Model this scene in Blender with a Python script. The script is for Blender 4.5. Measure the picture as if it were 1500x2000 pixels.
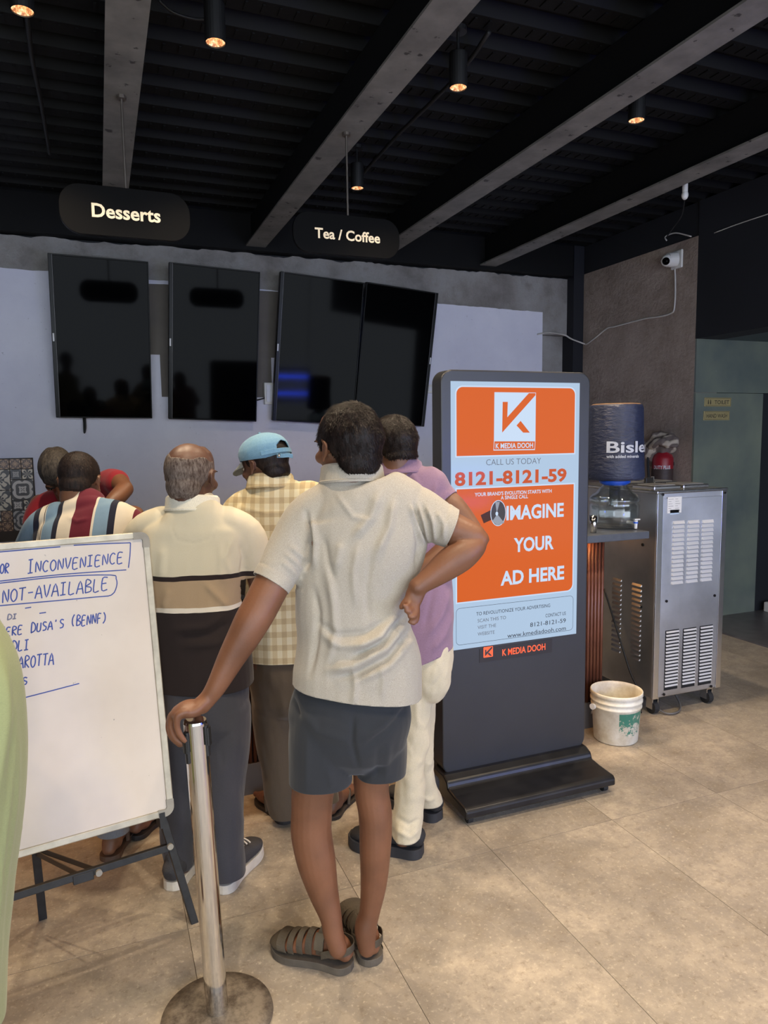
import bpy, bmesh, math, random
import numpy as np
from mathutils import Vector, Matrix
random.seed(7); np.random.seed(7)
for o in list(bpy.data.objects): bpy.data.objects.remove(o)
SC = bpy.context.scene; COL = SC.collection

# ---------------------------------------------------------------- camera (solved from the vanishing points; world X along the counter, Y towards the back wall)
FPX = 1400.0; CAMH = 1.62
RW = np.array([[0.92969864, -0.05245382, 0.36456693], [-0.36804277, -0.09382778, 0.92506263], [-0.01431656, -0.99420569, -0.10653681]])
CP = np.array([0, 0, CAMH]); FD = np.array([0.36665364, 0.93035752, 0.0]); LD = np.array([0.93035752, -0.36665364, 0.0])
cam = bpy.data.cameras.new('camera'); camo = bpy.data.objects.new('camera', cam); COL.objects.link(camo)
cam.sensor_fit = 'VERTICAL'; cam.sensor_height = 24.0; cam.lens = 24.0 * FPX / 2000.0; cam.clip_start = 0.05
xr, dn, fw = RW[:, 0], RW[:, 1], RW[:, 2]
camo.matrix_world = Matrix(((xr[0], -dn[0], -fw[0], 0), (xr[1], -dn[1], -fw[1], 0), (xr[2], -dn[2], -fw[2], CAMH), (0, 0, 0, 1)))
SC.camera = camo

# ---------------------------------------------------------------- world: the overcast daylight that comes in through the open front behind the camera
W = bpy.data.worlds.new('daylight'); SC.world = W; W.use_nodes = True
bg = W.node_tree.nodes['Background']; bg.inputs[0].default_value = (0.80, 0.89, 1.0, 1); bg.inputs[1].default_value = 3.3
SC.view_settings.view_transform = 'Standard'; SC.view_settings.look = 'None'
SC.view_settings.exposure = 0.3; SC.view_settings.gamma = 1.0; SC.view_settings.use_curve_mapping = False
SPOT_W = 80.0

# ---------------------------------------------------------------- maths helpers
def ray(x, y): return RW @ np.array([(x - 750) / FPX, (y - 1000) / FPX, 1.0])
def G(x, y, z=0.0): r = ray(x, y); return CP + r * ((z - CAMH) / r[2])
def V(x, y, D): r = ray(x, y); return CP + r * (D / (r @ FD))
def Yp(x, y, Y): r = ray(x, y); return CP + r * (Y / r[1])
def Xp(x, y, X): r = ray(x, y); return CP + r * (X / r[0])
def zc(p): return float((np.asarray(p) - CP) @ fw)
def proj(co):
    c = (co - CP) @ RW
    return np.stack([750 + FPX * c[:, 0] / c[:, 2], 1000 + FPX * c[:, 1] / c[:, 2]], 1)
def unit(v): v = np.asarray(v, float); return v / (np.linalg.norm(v) + 1e-12)
def vhash(i):
    h = (i[..., 0] * 374761393 + i[..., 1] * 668265263 + i[..., 2] * 2147483647 + 1013904223) & 0xffffffff
    h = ((h ^ (h >> 13)) * 1274126177) & 0xffffffff
    return ((h ^ (h >> 16)) & 0xffff) / 32767.5 - 1.0
def vn(p):
    p = np.asarray(p, float); i = np.floor(p).astype(np.int64); f = p - i; f = f * f * (3 - 2 * f); r = 0
    for dx in (0, 1):
        for dy in (0, 1):
            for dz in (0, 1):
                w = (f[:, 0] if dx else 1 - f[:, 0]) * (f[:, 1] if dy else 1 - f[:, 1]) * (f[:, 2] if dz else 1 - f[:, 2])
                r = r + w * vhash(i + np.array([dx, dy, dz]))
    return r

# ---------------------------------------------------------------- object helpers
ORG = {}
def rootpos(o):
    while o.parent: o = o.parent
    return np.array(o.location)
def link(name, me, m, parent=None, loc=None):
    o = bpy.data.objects.new(name, me); COL.objects.link(o)
    if m and not me.materials:
        for k in (m if isinstance(m, (list, tuple)) else [m]): me.materials.append(k)
    if parent: o.parent = parent
    if loc is not None: o.location = tuple(loc)
    return o
def tag(o, label=None, cat=None, group=None, kind=None):
    if label: o['label'] = label
    if cat: o['category'] = cat
    if group: o['group'] = group
    if kind: o['kind'] = kind
    return o
def thing(name, label, cat, loc, group=None):
    o = bpy.data.objects.new(name, None); COL.objects.link(o); o.location = tuple(float(c) for c in loc); o.empty_display_size = .1
    return tag(o, label, cat, group)
def mesh(verts, faces, smooth=False):
    me = bpy.data.meshes.new('m'); me.from_pydata([tuple(map(float, v)) for v in verts], [], faces); me.update()
    if smooth: me.shade_smooth()
    return me
def place(name, verts, faces, m, parent=None, smooth=False):
    "verts in world metres; stored relative to the root of the thing"
    v = np.asarray(verts, float)
    if parent is not None: return link(name, mesh(v - rootpos(parent), faces, smooth), m, parent)
    c = v.mean(0); c[2] = v[:, 2].min()
    return link(name, mesh(v - c, faces, smooth), m, None, c)
def boxvf(x0, x1, y0, y1, z0, z1):
    v = [(x, y, z) for z in (z0, z1) for y in (y0, y1) for x in (x0, x1)]
    return v, [(0, 2, 3, 1), (4, 5, 7, 6), (0, 1, 5, 4), (2, 6, 7, 3), (0, 4, 6, 2), (1, 3, 7, 5)]
class MB:
    def __init__(s): s.v = []; s.f = []
    def add(s, v, f): n = len(s.v); s.v += [tuple(map(float, q)) for q in v]; s.f += [tuple(i + n for i in q) for q in f]; return s
    def box(s, *a): return s.add(*boxvf(*a))
    def obj(s, name, m, parent=None, smooth=False, bevel=0, seg=2):
        if bevel:
            bm = bmesh.new(); vs = [bm.verts.new(q) for q in s.v]
            for q in s.f: bm.faces.new([vs[i] for i in q])
            bmesh.ops.recalc_face_normals(bm, faces=bm.faces)
            es = [e for e in bm.edges if len(e.link_faces) == 2 and e.calc_face_angle(0) > .5]
            bmesh.ops.bevel(bm, geom=es, offset=bevel, segments=seg, profile=.5, affect='EDGES', clamp_overlap=True)
            bm.verts.ensure_lookup_table(); bm.verts.index_update()
            v = [tuple(q.co) for q in bm.verts]; f = [tuple(q.index for q in fc.verts) for fc in bm.faces]; bm.free()
            o = place(name, v, f, m, parent)
            o.data.shade_auto_smooth(angle=.6) if hasattr(o.data, 'shade_auto_smooth') else None
            return o
        return place(name, s.v, s.f, m, parent, smooth)
def box(name, m, x0, x1, y0, y1, z0, z1, parent=None, bevel=0): return MB().box(x0, x1, y0, y1, z0, z1).obj(name, m, parent, bevel=bevel)
def cyl_vf(p0, p1, r0, r1=None, n=20, cap=True):
    p0, p1 = np.asarray(p0, float), np.asarray(p1, float); r1 = r0 if r1 is None else r1
    t = unit(p1 - p0); a = unit(np.cross(t, (0, 0, 1) if abs(t[2]) < .9 else (1, 0, 0))); b = np.cross(t, a)
    v = []
    for p, r in ((p0, r0), (p1, r1)):
        for i in range(n): q = 2 * math.pi * i / n; v.append(p + r * (math.cos(q) * a + math.sin(q) * b))
    f = [(i, (i + 1) % n, n + (i + 1) % n, n + i) for i in range(n)]
    if cap: f += [tuple(range(n - 1, -1, -1)), tuple(range(n, 2 * n))]
    return v, f
def catm(P, k):
    P = np.asarray(P, float)
    if len(P) < 3 or k < 2: return P
    out = []
    for i in range(len(P) - 1):
        p0, p1, p2, p3 = P[max(i - 1, 0)], P[i], P[i + 1], P[min(i + 2, len(P) - 1)]
        for j in range(k):
            t = j / k
            out.append(.5 * (2 * p1 + (p2 - p0) * t + (2 * p0 - 5 * p1 + 4 * p2 - p3) * t * t + (3 * p1 - p0 - 3 * p2 + p3) * t ** 3))
    out.append(P[-1]); return np.array(out)
def loft(P, A, B=None, ref=None, n=20, sub=4, dome=(1, 1), e=2.0, cap=True):
    "closed tube through P with half widths A (across ref) and B (along ref)"
    P = np.asarray(P, float); A = np.asarray(A, float) * np.ones(len(P)); B = A if B is None else np.asarray(B, float) * np.ones(len(P))
    Q = catm(np.column_stack([P, A, B]), sub); P, A, B = Q[:, :3], np.maximum(Q[:, 3], 1e-4), np.maximum(Q[:, 4], 1e-4)
    T = np.gradient(P, axis=0); T = T / (np.linalg.norm(T, axis=1)[:, None] + 1e-12)
    ref = FD if ref is None else np.asarray(ref, float)
    rings = []
    def ring(c, t, a, b):
        u = unit(np.cross(t, ref)); w = np.cross(u, t)
        q = np.linspace(0, 2 * math.pi, n, endpoint=False); cs, sn = np.cos(q), np.sin(q)
        cs = np.sign(cs) * np.abs(cs) ** (2 / e); sn = np.sign(sn) * np.abs(sn) ** (2 / e)
        return c + np.outer(a * cs, u) + np.outer(b * sn, w)
    if dome[0]:
        for s in (.15, .5, .85): r = min(A[0], B[0]); k = math.sqrt(1 - (1 - s) ** 2); rings.append(ring(P[0] - T[0] * r * (1 - s) * dome[0], T[0], A[0] * k, B[0] * k))
    for i in range(len(P)): rings.append(ring(P[i], T[i], A[i], B[i]))
    if dome[1]:
        for s in (.85, .5, .15): r = min(A[-1], B[-1]); k = math.sqrt(1 - (1 - s) ** 2); rings.append(ring(P[-1] + T[-1] * r * (1 - s) * dome[1], T[-1], A[-1] * k, B[-1] * k))
    v = np.concatenate(rings); m = len(rings); f = []
    for i in range(m - 1):
        for j in range(n): f.append((i * n + j, i * n + (j + 1) % n, (i + 1) * n + (j + 1) % n, (i + 1) * n + j))
    if cap: f += [tuple(range(n - 1, -1, -1)), tuple(range((m - 1) * n, m * n))]
    return v, f
def pl(spec, **k):
    "spec rows (px, py, D, width_px[, depth_m]): silhouettes measured on the photograph, each at its own distance"
    P = [V(s[0], s[1], s[2]) for s in spec]; A = [s[3] / 2 * zc(p) / FPX for s, p in zip(spec, P)]
    B = [s[4] if len(s) > 4 else a for s, a in zip(spec, A)]
    return loft(P, A, B, **k)
def ell(c, r, M=None, n=14):
    v = []; f = []; r = np.asarray(r, float)
    for i in range(n + 1):
        a = math.pi * i / n
        for j in range(2 * n): b = math.pi * j / n; v.append((math.sin(a) * math.cos(b), math.sin(a) * math.sin(b), math.cos(a)))
    v = np.array(v) * r + np.asarray(c, float)
    if M is not None: v = v @ M[0].T + M[1]
    for i in range(n):
        for j in range(2 * n): f.append((i * 2 * n + j, i * 2 * n + (j + 1) % (2 * n), (i + 1) * 2 * n + (j + 1) % (2 * n), (i + 1) * 2 * n + j))
    return v, f
def tr(vf, M): return np.asarray(vf[0]) @ M[0].T + M[1], vf[1]

def remesh(parts, voxel, smooth=2, disp=None, cuts=(), solid=0, maskdel=None):
    "melt closed shells into ONE continuous surface, then fold, cut and thicken it"
    mb = MB()
    for p in parts: mb.add(*p)
    me = mesh(mb.v, mb.f); o = bpy.data.objects.new('tmp', me); COL.objects.link(o)
    m = o.modifiers.new('r', 'REMESH'); m.mode = 'VOXEL'; m.voxel_size = voxel; m.adaptivity = 0
    if smooth: s = o.modifiers.new('s', 'SMOOTH'); s.factor = .5; s.iterations = smooth
    dg = bpy.context.evaluated_depsgraph_get(); dg.update()
    out = bpy.data.meshes.new_from_object(o.evaluated_get(dg)); bpy.data.objects.remove(o)
    N = len(out.vertices); co = np.empty(N * 3); out.vertices.foreach_get('co', co); co = co.reshape(-1, 3)
    if disp is not None:
        no = np.empty(N * 3); out.vertex_normals.foreach_get('vector', no); no = no.reshape(-1, 3)
        co = co + no * disp(co, no)[:, None]; out.vertices.foreach_set('co', co.ravel()); out.update()
    if len(cuts):
        bm = bmesh.new(); bm.from_mesh(out)
        for (p, n, r) in cuts:
            p = Vector(p); n = Vector(n).normalized()
            fs = []
            for f in bm.faces:
                d = f.calc_center_median() - p; al = d.dot(n)
                if -.03 < al < (.26 if r > .15 else .13) and (d - n * al).length < r: fs.append(f)
            g = fs + list({e for f in fs for e in f.edges}) + list({v for f in fs for v in f.verts})
            bmesh.ops.bisect_plane(bm, geom=g, plane_co=p, plane_no=n, clear_outer=True)
        for v in [v for v in bm.verts if not v.link_faces]: bm.verts.remove(v)
        bm.to_mesh(out); bm.free()
    if solid:
        o = bpy.data.objects.new('tmp', out); COL.objects.link(o); m = o.modifiers.new('s', 'SOLIDIFY'); m.thickness = solid; m.offset = -1
        dg = bpy.context.evaluated_depsgraph_get(); dg.update()
        out2 = bpy.data.meshes.new_from_object(o.evaluated_get(dg)); bpy.data.objects.remove(o); out = out2
    out.materials.clear(); out.shade_smooth(); return out
def placeme(name, me, m, parent):
    r = rootpos(parent); N = len(me.vertices); co = np.empty(N * 3); me.vertices.foreach_get('co', co)
    me.vertices.foreach_set('co', (co.reshape(-1, 3) - r).ravel()); me.update()
    return link(name, me, m, parent)
def folds(lst):
    "lst of (pixel polyline, height m, width px): cloth ridges (+) and valleys (-)"
    def fn(co, no):
        p = proj(co); w = np.clip(-(no @ FD) * 3 + .3, 0, 1); d = np.zeros(len(co))
        for poly, amp, wd in lst:
            best = np.full(len(co), 1e9); tt = np.zeros(len(co)); poly = np.array(poly, float); L = len(poly) - 1
            for i in range(L):
                a, b = poly[i], poly[i + 1]; ab = b - a; t = np.clip(((p - a) @ ab) / (ab @ ab), 0, 1)
                q = np.linalg.norm(p - a - t[:, None] * ab, axis=1); k = q < best; best[k] = q[k]; tt[k] = ((i + t) / L)[k]
            d += amp * np.exp(-(best / wd) ** 2) * np.clip(np.sin(np.pi * (tt * .9 + .05)) * 1.6, 0, 1)
        return d * w
    return fn
def drape(scale, amp, seed=0.0):
    sc = np.array(scale, float)
    def fn(co, no):
        q = co * sc + seed; q2 = q + .6 * np.stack([vn(q * .7 + 9), vn(q * .7 + 21), vn(q * .7 + 33)], 1)
        return amp * (vn(q2) + .45 * vn(q2 * 2.1 + 5))
    return fn
def addf(*fs): return lambda co, no: sum(f(co, no) for f in fs)

# ---------------------------------------------------------------- materials
def srgb(r, g, b): return tuple(((c / 255) / 12.92 if c / 255 <= .04045 else ((c / 255 + .055) / 1.055) ** 2.4) for c in (r, g, b)) + (1,)
class NT:
    def __init__(s, name):
        s.m = bpy.data.materials.new(name); s.m.use_nodes = True; s.t = s.m.node_tree; s.b = s.t.nodes['Principled BSDF']; s.tc = None
    def n(s, ty, **k):
        x = s.t.nodes.new(ty)
        for a, b in k.items(): setattr(x, a, b)
        return x
    def l(s, a, b): s.t.links.new(a, b)
    def obj(s, scale=(1, 1, 1)):
        tc = s.n('ShaderNodeTexCoord'); mp = s.n('ShaderNodeMapping'); mp.inputs['Scale'].default_value = scale; s.l(tc.outputs['Object'], mp.inputs[0]); return mp.outputs[0]
    def noise(s, vec, scale, detail=4, rough=.5):
        x = s.n('ShaderNodeTexNoise'); x.inputs['Scale'].default_value = scale; x.inputs['Detail'].default_value = detail; x.inputs['Roughness'].default_value = rough; s.l(vec, x.inputs[0]); return x.outputs[0]
    def ramp(s, fac, stops, interp='LINEAR'):
        x = s.n('ShaderNodeValToRGB'); r = x.color_ramp; r.interpolation = interp
        while len(r.elements) < len(stops): r.elements.new(.5)
        for e, (p, c) in zip(r.elements, stops): e.position = p; e.color = c
        s.l(fac, x.inputs[0]); return x.outputs[0]
    def mix(s, f, a, b, mode='MIX'):
        x = s.n('ShaderNodeMix', data_type='RGBA', blend_type=mode)
        for v, i in ((f, 0), (a, 6), (b, 7)):
            if isinstance(v, (tuple, float, int)): x.inputs[i].default_value = v
            else: s.l(v, x.inputs[i])
        return x.outputs[2]
    def math(s, op, a, b=0.0, c=0.0):
        x = s.n('ShaderNodeMath', operation=op)
        for i, v in enumerate((a, b, c)):
            if isinstance(v, (float, int)): x.inputs[i].default_value = v
            else: s.l(v, x.inputs[i])
        return x.outputs[0]
    def bump(s, h, strength=.3, dist=.01):
        x = s.n('ShaderNodeBump'); x.inputs['Strength'].default_value = strength; x.inputs['Distance'].default_value = dist; s.l(h, x.inputs['Height']); s.l(x.outputs[0], s.b.inputs['Normal'])
    def set(s, **k):
        for a, v in k.items():
            i = s.b.inputs[a.replace('_', ' ')]
            if isinstance(v, (tuple, float, int)): i.default_value = v
            else: s.l(v, i)
        return s.m
def solid(name, c, rough=.5, metal=0.0, var=.12, vs=6, bump=0, bs=60, spec=.5, coat=0, emit=None, es=1):
    t = NT(name); v = t.obj(); nz = t.noise(v, vs)
    d = tuple(x * (1 - var) for x in c[:3]) + (1,); u = tuple(min(1, x * (1 + var)) for x in c[:3]) + (1,)
    t.set(Base_Color=t.ramp(nz, [(.3, d), (.7, u)]), Roughness=rough, Metallic=metal, Specular_IOR_Level=spec, Coat_Weight=coat)
    if bump: t.bump(t.noise(v, bs, 3), bump, .004)
    if emit: t.set(Emission_Color=emit, Emission_Strength=es)
    return t.m
def skin(name, c, dark=.6):
    t = NT(name); v = t.obj(); c1 = tuple(x * dark for x in c[:3]) + (1,)
    n1 = t.noise(v, 9, 4); n2 = t.noise(v, 160, 2)
    col = t.ramp(n1, [(.25, c1), (.55, c), (.8, tuple(min(1, x * 1.18) for x in c[:3]) + (1,))])
    t.set(Base_Color=col, Roughness=t.math('MULTIPLY_ADD', n2, .2, .38), Subsurface_Weight=.06, Subsurface_Scale=.012, Subsurface_Radius=(1.0, .35, .2), Specular_IOR_Level=.45)
    t.bump(n2, .18, .002); return t.m
def cloth(name, c, fine=900, melange=.18, bump=.25, rough=.85, c2=None, sheen=.15, scale=260):
    t = NT(name); v = t.obj(); vs = t.obj((1, 1, 2.5)); n1 = t.noise(vs, scale, 3, .7); n2 = t.noise(v, 3, 3)
    d = c2 or tuple(x * (1 - melange) for x in c[:3]) + (1,); u = tuple(min(1, x * (1 + melange)) for x in c[:3]) + (1,)
    col = t.mix(t.math('MULTIPLY', n2, .25), t.ramp(n1, [(.3, d), (.7, u)]), tuple(x * .8 for x in c[:3]) + (1,))
    t.set(Base_Color=col, Roughness=rough, Sheen_Weight=sheen, Specular_IOR_Level=.25); t.bump(t.noise(v, fine, 2), bump, .001); return t.m
def emis(name, c, s):
    t = NT(name); t.set(Base_Color=(0.02, .02, .02, 1), Roughness=.12, Specular_IOR_Level=.03, Emission_Color=c, Emission_Strength=s, Coat_Weight=.0); return t.m
BLACK = srgb(22, 22, 24)
M = {}
M['black_plastic'] = solid('black_plastic', srgb(24, 24, 26), .45)
M['chrome'] = solid('chrome', (.72, .72, .72, 1), .09, 1, var=.05)
M['white_plastic'] = solid('white_plastic', srgb(214, 212, 206), .45, var=.06)
M['rubber'] = solid('rubber', srgb(30, 30, 31), .8)
# ================================================================ THE SETTING
XR = 4.6; YB = 6.3; CEIL = 3.46; YC = 4.64
def tile_mat():
    t = NT('stone_look_vinyl'); g = t.n('ShaderNodeNewGeometry').outputs['Position']; oi = t.n('ShaderNodeObjectInfo').outputs['Random']
    mp = t.n('ShaderNodeMapping'); t.l(g, mp.inputs[0]); cx = t.n('ShaderNodeCombineXYZ'); t.l(t.math('MULTIPLY', oi, 40.0), cx.inputs[0]); t.l(t.math('MULTIPLY', oi, 17.0), cx.inputs[1]); t.l(cx.outputs[0], mp.inputs['Location'])
    v = mp.outputs[0]; n1 = t.noise(v, 2.6, 6, .62); n2 = t.noise(v, 14, 8, .75); n3 = t.noise(v, 70, 4, .7)
    a = t.ramp(n1, [(.32, srgb(126, 116, 102)), (.5, srgb(156, 146, 131)), (.68, srgb(180, 168, 150))])
    b = t.mix(t.ramp(n2, [(.42, (0, 0, 0, 1)), (.62, (.75, .75, .75, 1))]), a, srgb(136, 128, 118))
    c = t.mix(t.ramp(n3, [(.55, (0, 0, 0, 1)), (.7, (.6, .6, .6, 1))]), b, srgb(198, 186, 166))
    sc = t.noise(v, 33, 6, .8); c = t.mix(t.ramp(sc, [(.54, (0, 0, 0, 1)), (.64, (.5, .5, .5, 1))]), c, srgb(112, 100, 84))
    t.set(Base_Color=c, Roughness=t.math('MULTIPLY_ADD', n2, .25, .32), Specular_IOR_Level=.4); t.bump(n3, .12, .003); return t.m
M['tile'] = tile_mat()
M['grout'] = solid('tile_joint', srgb(92, 80, 68), .9)
fl = box('floor', M['grout'], -4, 8, -3, 7, -.12, -.003); tag(fl, kind='structure')
TILES = {}
tw, tl = .5765, 1.153; fo = np.array(fl.location)
for i in range(-7, 11):
    for j in range(-4, 4):
        x0 = .19 + i * tw; y0 = 2.31 + j * tl
        if x0 + tw > 7.9: continue
        a = .0009; v, f = boxvf(a, tw - a, a, tl - a, -.004, 0)
        if 'm' not in TILES: TILES['m'] = mesh(v, f); TILES['m'].materials.append(M['tile'])
        if j == 3: continue
        link('floor_tile', TILES['m'], None, fl, (x0 - fo[0], y0 - fo[1], -fo[2] if False else .12 + 0.0))
# (the floor slab's own origin is at its underside, z = -0.12)

def plaster(name, a, b, c, sc=2.2, bump=.55):
    t = NT(name); v = t.obj(); n1 = t.noise(v, sc, 6, .65); n2 = t.noise(v, 26, 6, .7); n3 = t.noise(v, 5.5, 5, .6)
    col = t.ramp(n1, [(.3, a), (.52, b), (.75, c)]); col = t.mix(t.ramp(n3, [(.56, (0, 0, 0, 1)), (.7, (.5, .5, .5, 1))]), col, a)
    t.set(Base_Color=col, Roughness=.9, Specular_IOR_Level=.2); t.bump(n2, bump, .02); return t.m
M['plaster'] = plaster('rough_grey_plaster', srgb(112, 106, 102), srgb(144, 140, 137), srgb(162, 160, 160))
M['plaster_brown'] = plaster('rough_brown_grey_plaster', srgb(132, 117, 106), srgb(164, 148, 136), srgb(184, 168, 156), 1.6, .8)
def paint():
    t = NT('bluish_white_paint'); v = t.obj(); n1 = t.noise(v, 1.3, 5, .6); n2 = t.noise(v, 18, 6, .75); sp = t.noise(v, 42, 3, .6)
    col = t.ramp(n1, [(.3, srgb(202, 202, 218)), (.7, srgb(222, 222, 234))]); col = t.mix(t.ramp(sp, [(.71, (0, 0, 0, 1)), (.75, (.5, .5, .5, 1))]), col, srgb(110, 108, 118))
    t.set(Base_Color=col, Roughness=.62, Specular_IOR_Level=.3); t.bump(n2, .12, .01); return t.m
M['paint'] = paint()
M['dark_wall'] = solid('dark_blue_black_paint', srgb(20, 22, 27), .8, var=.2, vs=2)
M['taupe'] = solid('taupe_wall_patch', srgb(104, 98, 92), .9, var=.08, bump=.2)  # darker taupe patches of wall between the televisions
tag(box('wall_back', M['plaster'], -4, XR + .3, YB, YB + .2, 0, 3.15), kind='structure')
tag(box('wall_back_upper', M['dark_wall'], -4, XR + .3, YB - .04, YB + .2, 3.15, CEIL), kind='structure')
tag(box('wall_left', M['dark_wall'], -4.2, -4, -3, YB + .2, 0, CEIL), kind='structure')
# ragged top edge of the plaster, and the white painted zone a few mm proud
def ragged(name, m, x0, x1, z0, zt, y0, y1, amp, step=.04, left=None):
    xs = np.arange(x0, x1 + 1e-6, step); xs[-1] = x1; zt_ = zt if callable(zt) else (lambda x: zt)
    top = [(x, zt_(x) + amp * float(vn(np.array([[x * 9, 3.1, .7]]))[0]) + amp * .5 * float(vn(np.array([[x * 31, 1.1, .2]]))[0])) for x in xs]
    n = len(xs); v = [(x, y0, z0) for x in xs] + [(x, y0, z) for x, z in top] + [(x, y1, z0) for x in xs] + [(x, y1, z) for x, z in top]; f = []
    for i in range(n - 1): f += [(i, i + 1, n + i + 1, n + i), (n + i, n + i + 1, 3 * n + i + 1, 3 * n + i), (2 * n + i + 1, 2 * n + i, 3 * n + i, 3 * n + i + 1), (i + 1, i, 2 * n + i, 2 * n + i + 1)]
    f += [(0, n, 3 * n, 2 * n), (n - 1, 3 * n - 1, 4 * n - 1, 2 * n - 1)]
    return place(name, v, f, m)
tag(ragged('trim_1', M['plaster'], -4, 4.5, 2.6, 3.16, YB - .07, YB - .01, .018), kind='structure')
tag(ragged('trim_2', M['paint'], -4, 4.18, .0, lambda x: 2.9 - .02 * x, YB - .085, YB - .01, .006), kind='structure')
tag(ragged('trim_3', M['taupe'], .40, 1.52, 2.30, 2.86, YB - .09, YB - .08, .004), kind='structure')
tag(ragged('trim_4', M['taupe'], .50, 1.42, 1.96, 2.31, YB - .0905, YB - .08, .004), kind='structure')
# right wall, column at the corner, bulkhead over the opening, corridor beyond
tag(box('wall_right', M['plaster_brown'], XR, XR + .25, YC, YB, 0, 3.19), kind='structure')
tag(box('wall_right_upper', M['dark_wall'], XR + .01, XR + .25, YC, YB, 3.19, CEIL), kind='structure')
tag(box('wall_right_bulkhead', M['dark_wall'], XR, XR + .25, -3, YC, 2.37, CEIL), kind='structure')
tag(box('column_corner', solid('dark_column', srgb(20, 22, 30), .6), 4.48, XR, 6.12, 6.3, 0, CEIL), kind='structure')
def glasspanel():
    t = NT('grey_green_gloss_panel'); v = t.obj(); n = t.noise(v, 1.6, 4)
    t.set(Base_Color=t.ramp(n, [(.35, srgb(90, 98, 94)), (.7, srgb(124, 130, 112))]), Roughness=t.math('MULTIPLY_ADD', t.noise(v, 7, 5), .2, .12), Specular_IOR_Level=.6); return t.m
M['gloss_panel'] = glasspanel()
tag(box('wall_corridor_back', M['gloss_panel'], XR + .001, 5.36, YC - .02, YC + .08, 0, 1.93), kind='structure')
tag(box('wall_corridor_back_upper', M['gloss_panel'], XR + .001, 6.6, YC - .016, YC + .08, 1.934, 2.37), kind='structure')
tag(box('door_1', M['dark_wall'], 5.37, 6.6, YC + .0, YC + .08, 0, 1.93), kind='structure')
tag(box('wall_corridor_end', M['dark_wall'], XR + .25, 6.8, YC + .08, YC + .3, 0, CEIL), kind='structure')
tag(box('wall_corridor_side', M['dark_wall'], 6.6, 6.8, -3, 5, 0, CEIL), kind='structure')
tag(box('ceiling_corridor', solid('corridor_ceiling', srgb(70, 84, 86), .6), XR + .25, 6.6, -3, YC, 2.37, 2.42), kind='structure')
box('corridor_mat', solid('dark_wet_stone', srgb(88, 87, 90), .35, var=.25, vs=9), 4.56, 6.5, 1.2, YC - .01, .0, .012)
tag(bpy.data.objects['corridor_mat'], 'dark grey stone threshold on the floor below the toilet signs', 'threshold')
box('white_block', M['white_plastic'], 5.42, 5.6, 4.40, 4.58, .012, .10, bevel=.01)
tag(bpy.data.objects['white_block'], 'small pale block on the floor by the dark door at the right edge', 'block')

# ceiling deck: profiled steel sheet, ribs along X
M['deck'] = solid('black_steel_deck', srgb(8, 8, 8), .7, var=.3, vs=3, bump=.3, bs=24, spec=.25)
ys = []; y = -3.0
while y < 6.4: ys += [(y, CEIL), (y + .10, CEIL), (y + .125, CEIL + .06), (y + .205, CEIL + .06)]; y += .23
v = []; f = []
for (yy, zz) in ys: v += [(-4, yy, zz), (6.8, yy, zz)]
for i in range(len(ys) - 1): f.append((2 * i, 2 * i + 1, 2 * i + 3, 2 * i + 2))
n0 = len(v); v += [(-4, -3, CEIL + .2), (6.8, -3, CEIL + .2), (-4, 6.5, CEIL + .2), (6.8, 6.5, CEIL + .2)]; f.append((n0, n0 + 2, n0 + 3, n0 + 1))
f += [(0, 1, n0 + 1, n0), (2 * len(ys) - 2, n0 + 2, n0 + 3, 2 * len(ys) - 1)]
deck = tag(place('ceiling', v, f, M['deck']), kind='structure')
# embossed dimples on the low ribs, in the bays the photo shows
mb = MB(); 
for k in range(14, 41):
    yy = -3 + k * .23 + .05
    for x in np.arange(-.9, 4.4, .075):
        mb.add(*boxvf(x, x + .012, yy - .032, yy + .032, CEIL - .006, CEIL + .001))
tag(mb.obj('embossing', M['deck'], deck), kind='stuff')
# steel I-beams: flange underside at 3.20
def beam_mat():
    t = NT('worn_grey_beam_paint'); v = t.obj(); n = t.noise(v, 5, 4, .6); p = t.noise(v, 13, 4, .55); q = t.noise(t.obj((1, .35, 1)), 22, 3)
    c = t.ramp(n, [(.3, srgb(98, 96, 92)), (.7, srgb(132, 129, 124))]); c = t.mix(t.ramp(p, [(.64, (0, 0, 0, 1)), (.67, (.85, .85, .85, 1))]), c, srgb(40, 38, 37))
    t.set(Base_Color=c, Roughness=.6); t.bump(q, .1, .004); return t.m
M['beam'] = beam_mat(); M['beam_black'] = solid('black_beam_paint', srgb(8, 8, 9), .75, var=.2, spec=.25)
for (x0, x1) in ((-1.0, -.85), (.105, .26), (1.22, 1.385), (2.315, 2.48), (3.43, 3.60)):
    b = thing('ceiling_beam', None, None, ((x0 + x1) / 2, 1.7, 3.2)); b['kind'] = 'structure'
    box('flange', M['beam'], x0, x1, -3, YB - .05, 3.20, 3.212, b)
    xm = (x0 + x1) / 2; w = MB().box(xm - .035, xm + .035, -3, YB - .05, 3.212, 3.448).box(x0 + .012, x1 - .012, -3, YB - .05, 3.213, 3.225); w.obj('web', M['beam_black'], b)
tag(box('beam_cross', M['beam_black'], -4, XR, YB - .16, YB - .045, 3.17, CEIL), kind='structure')

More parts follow.
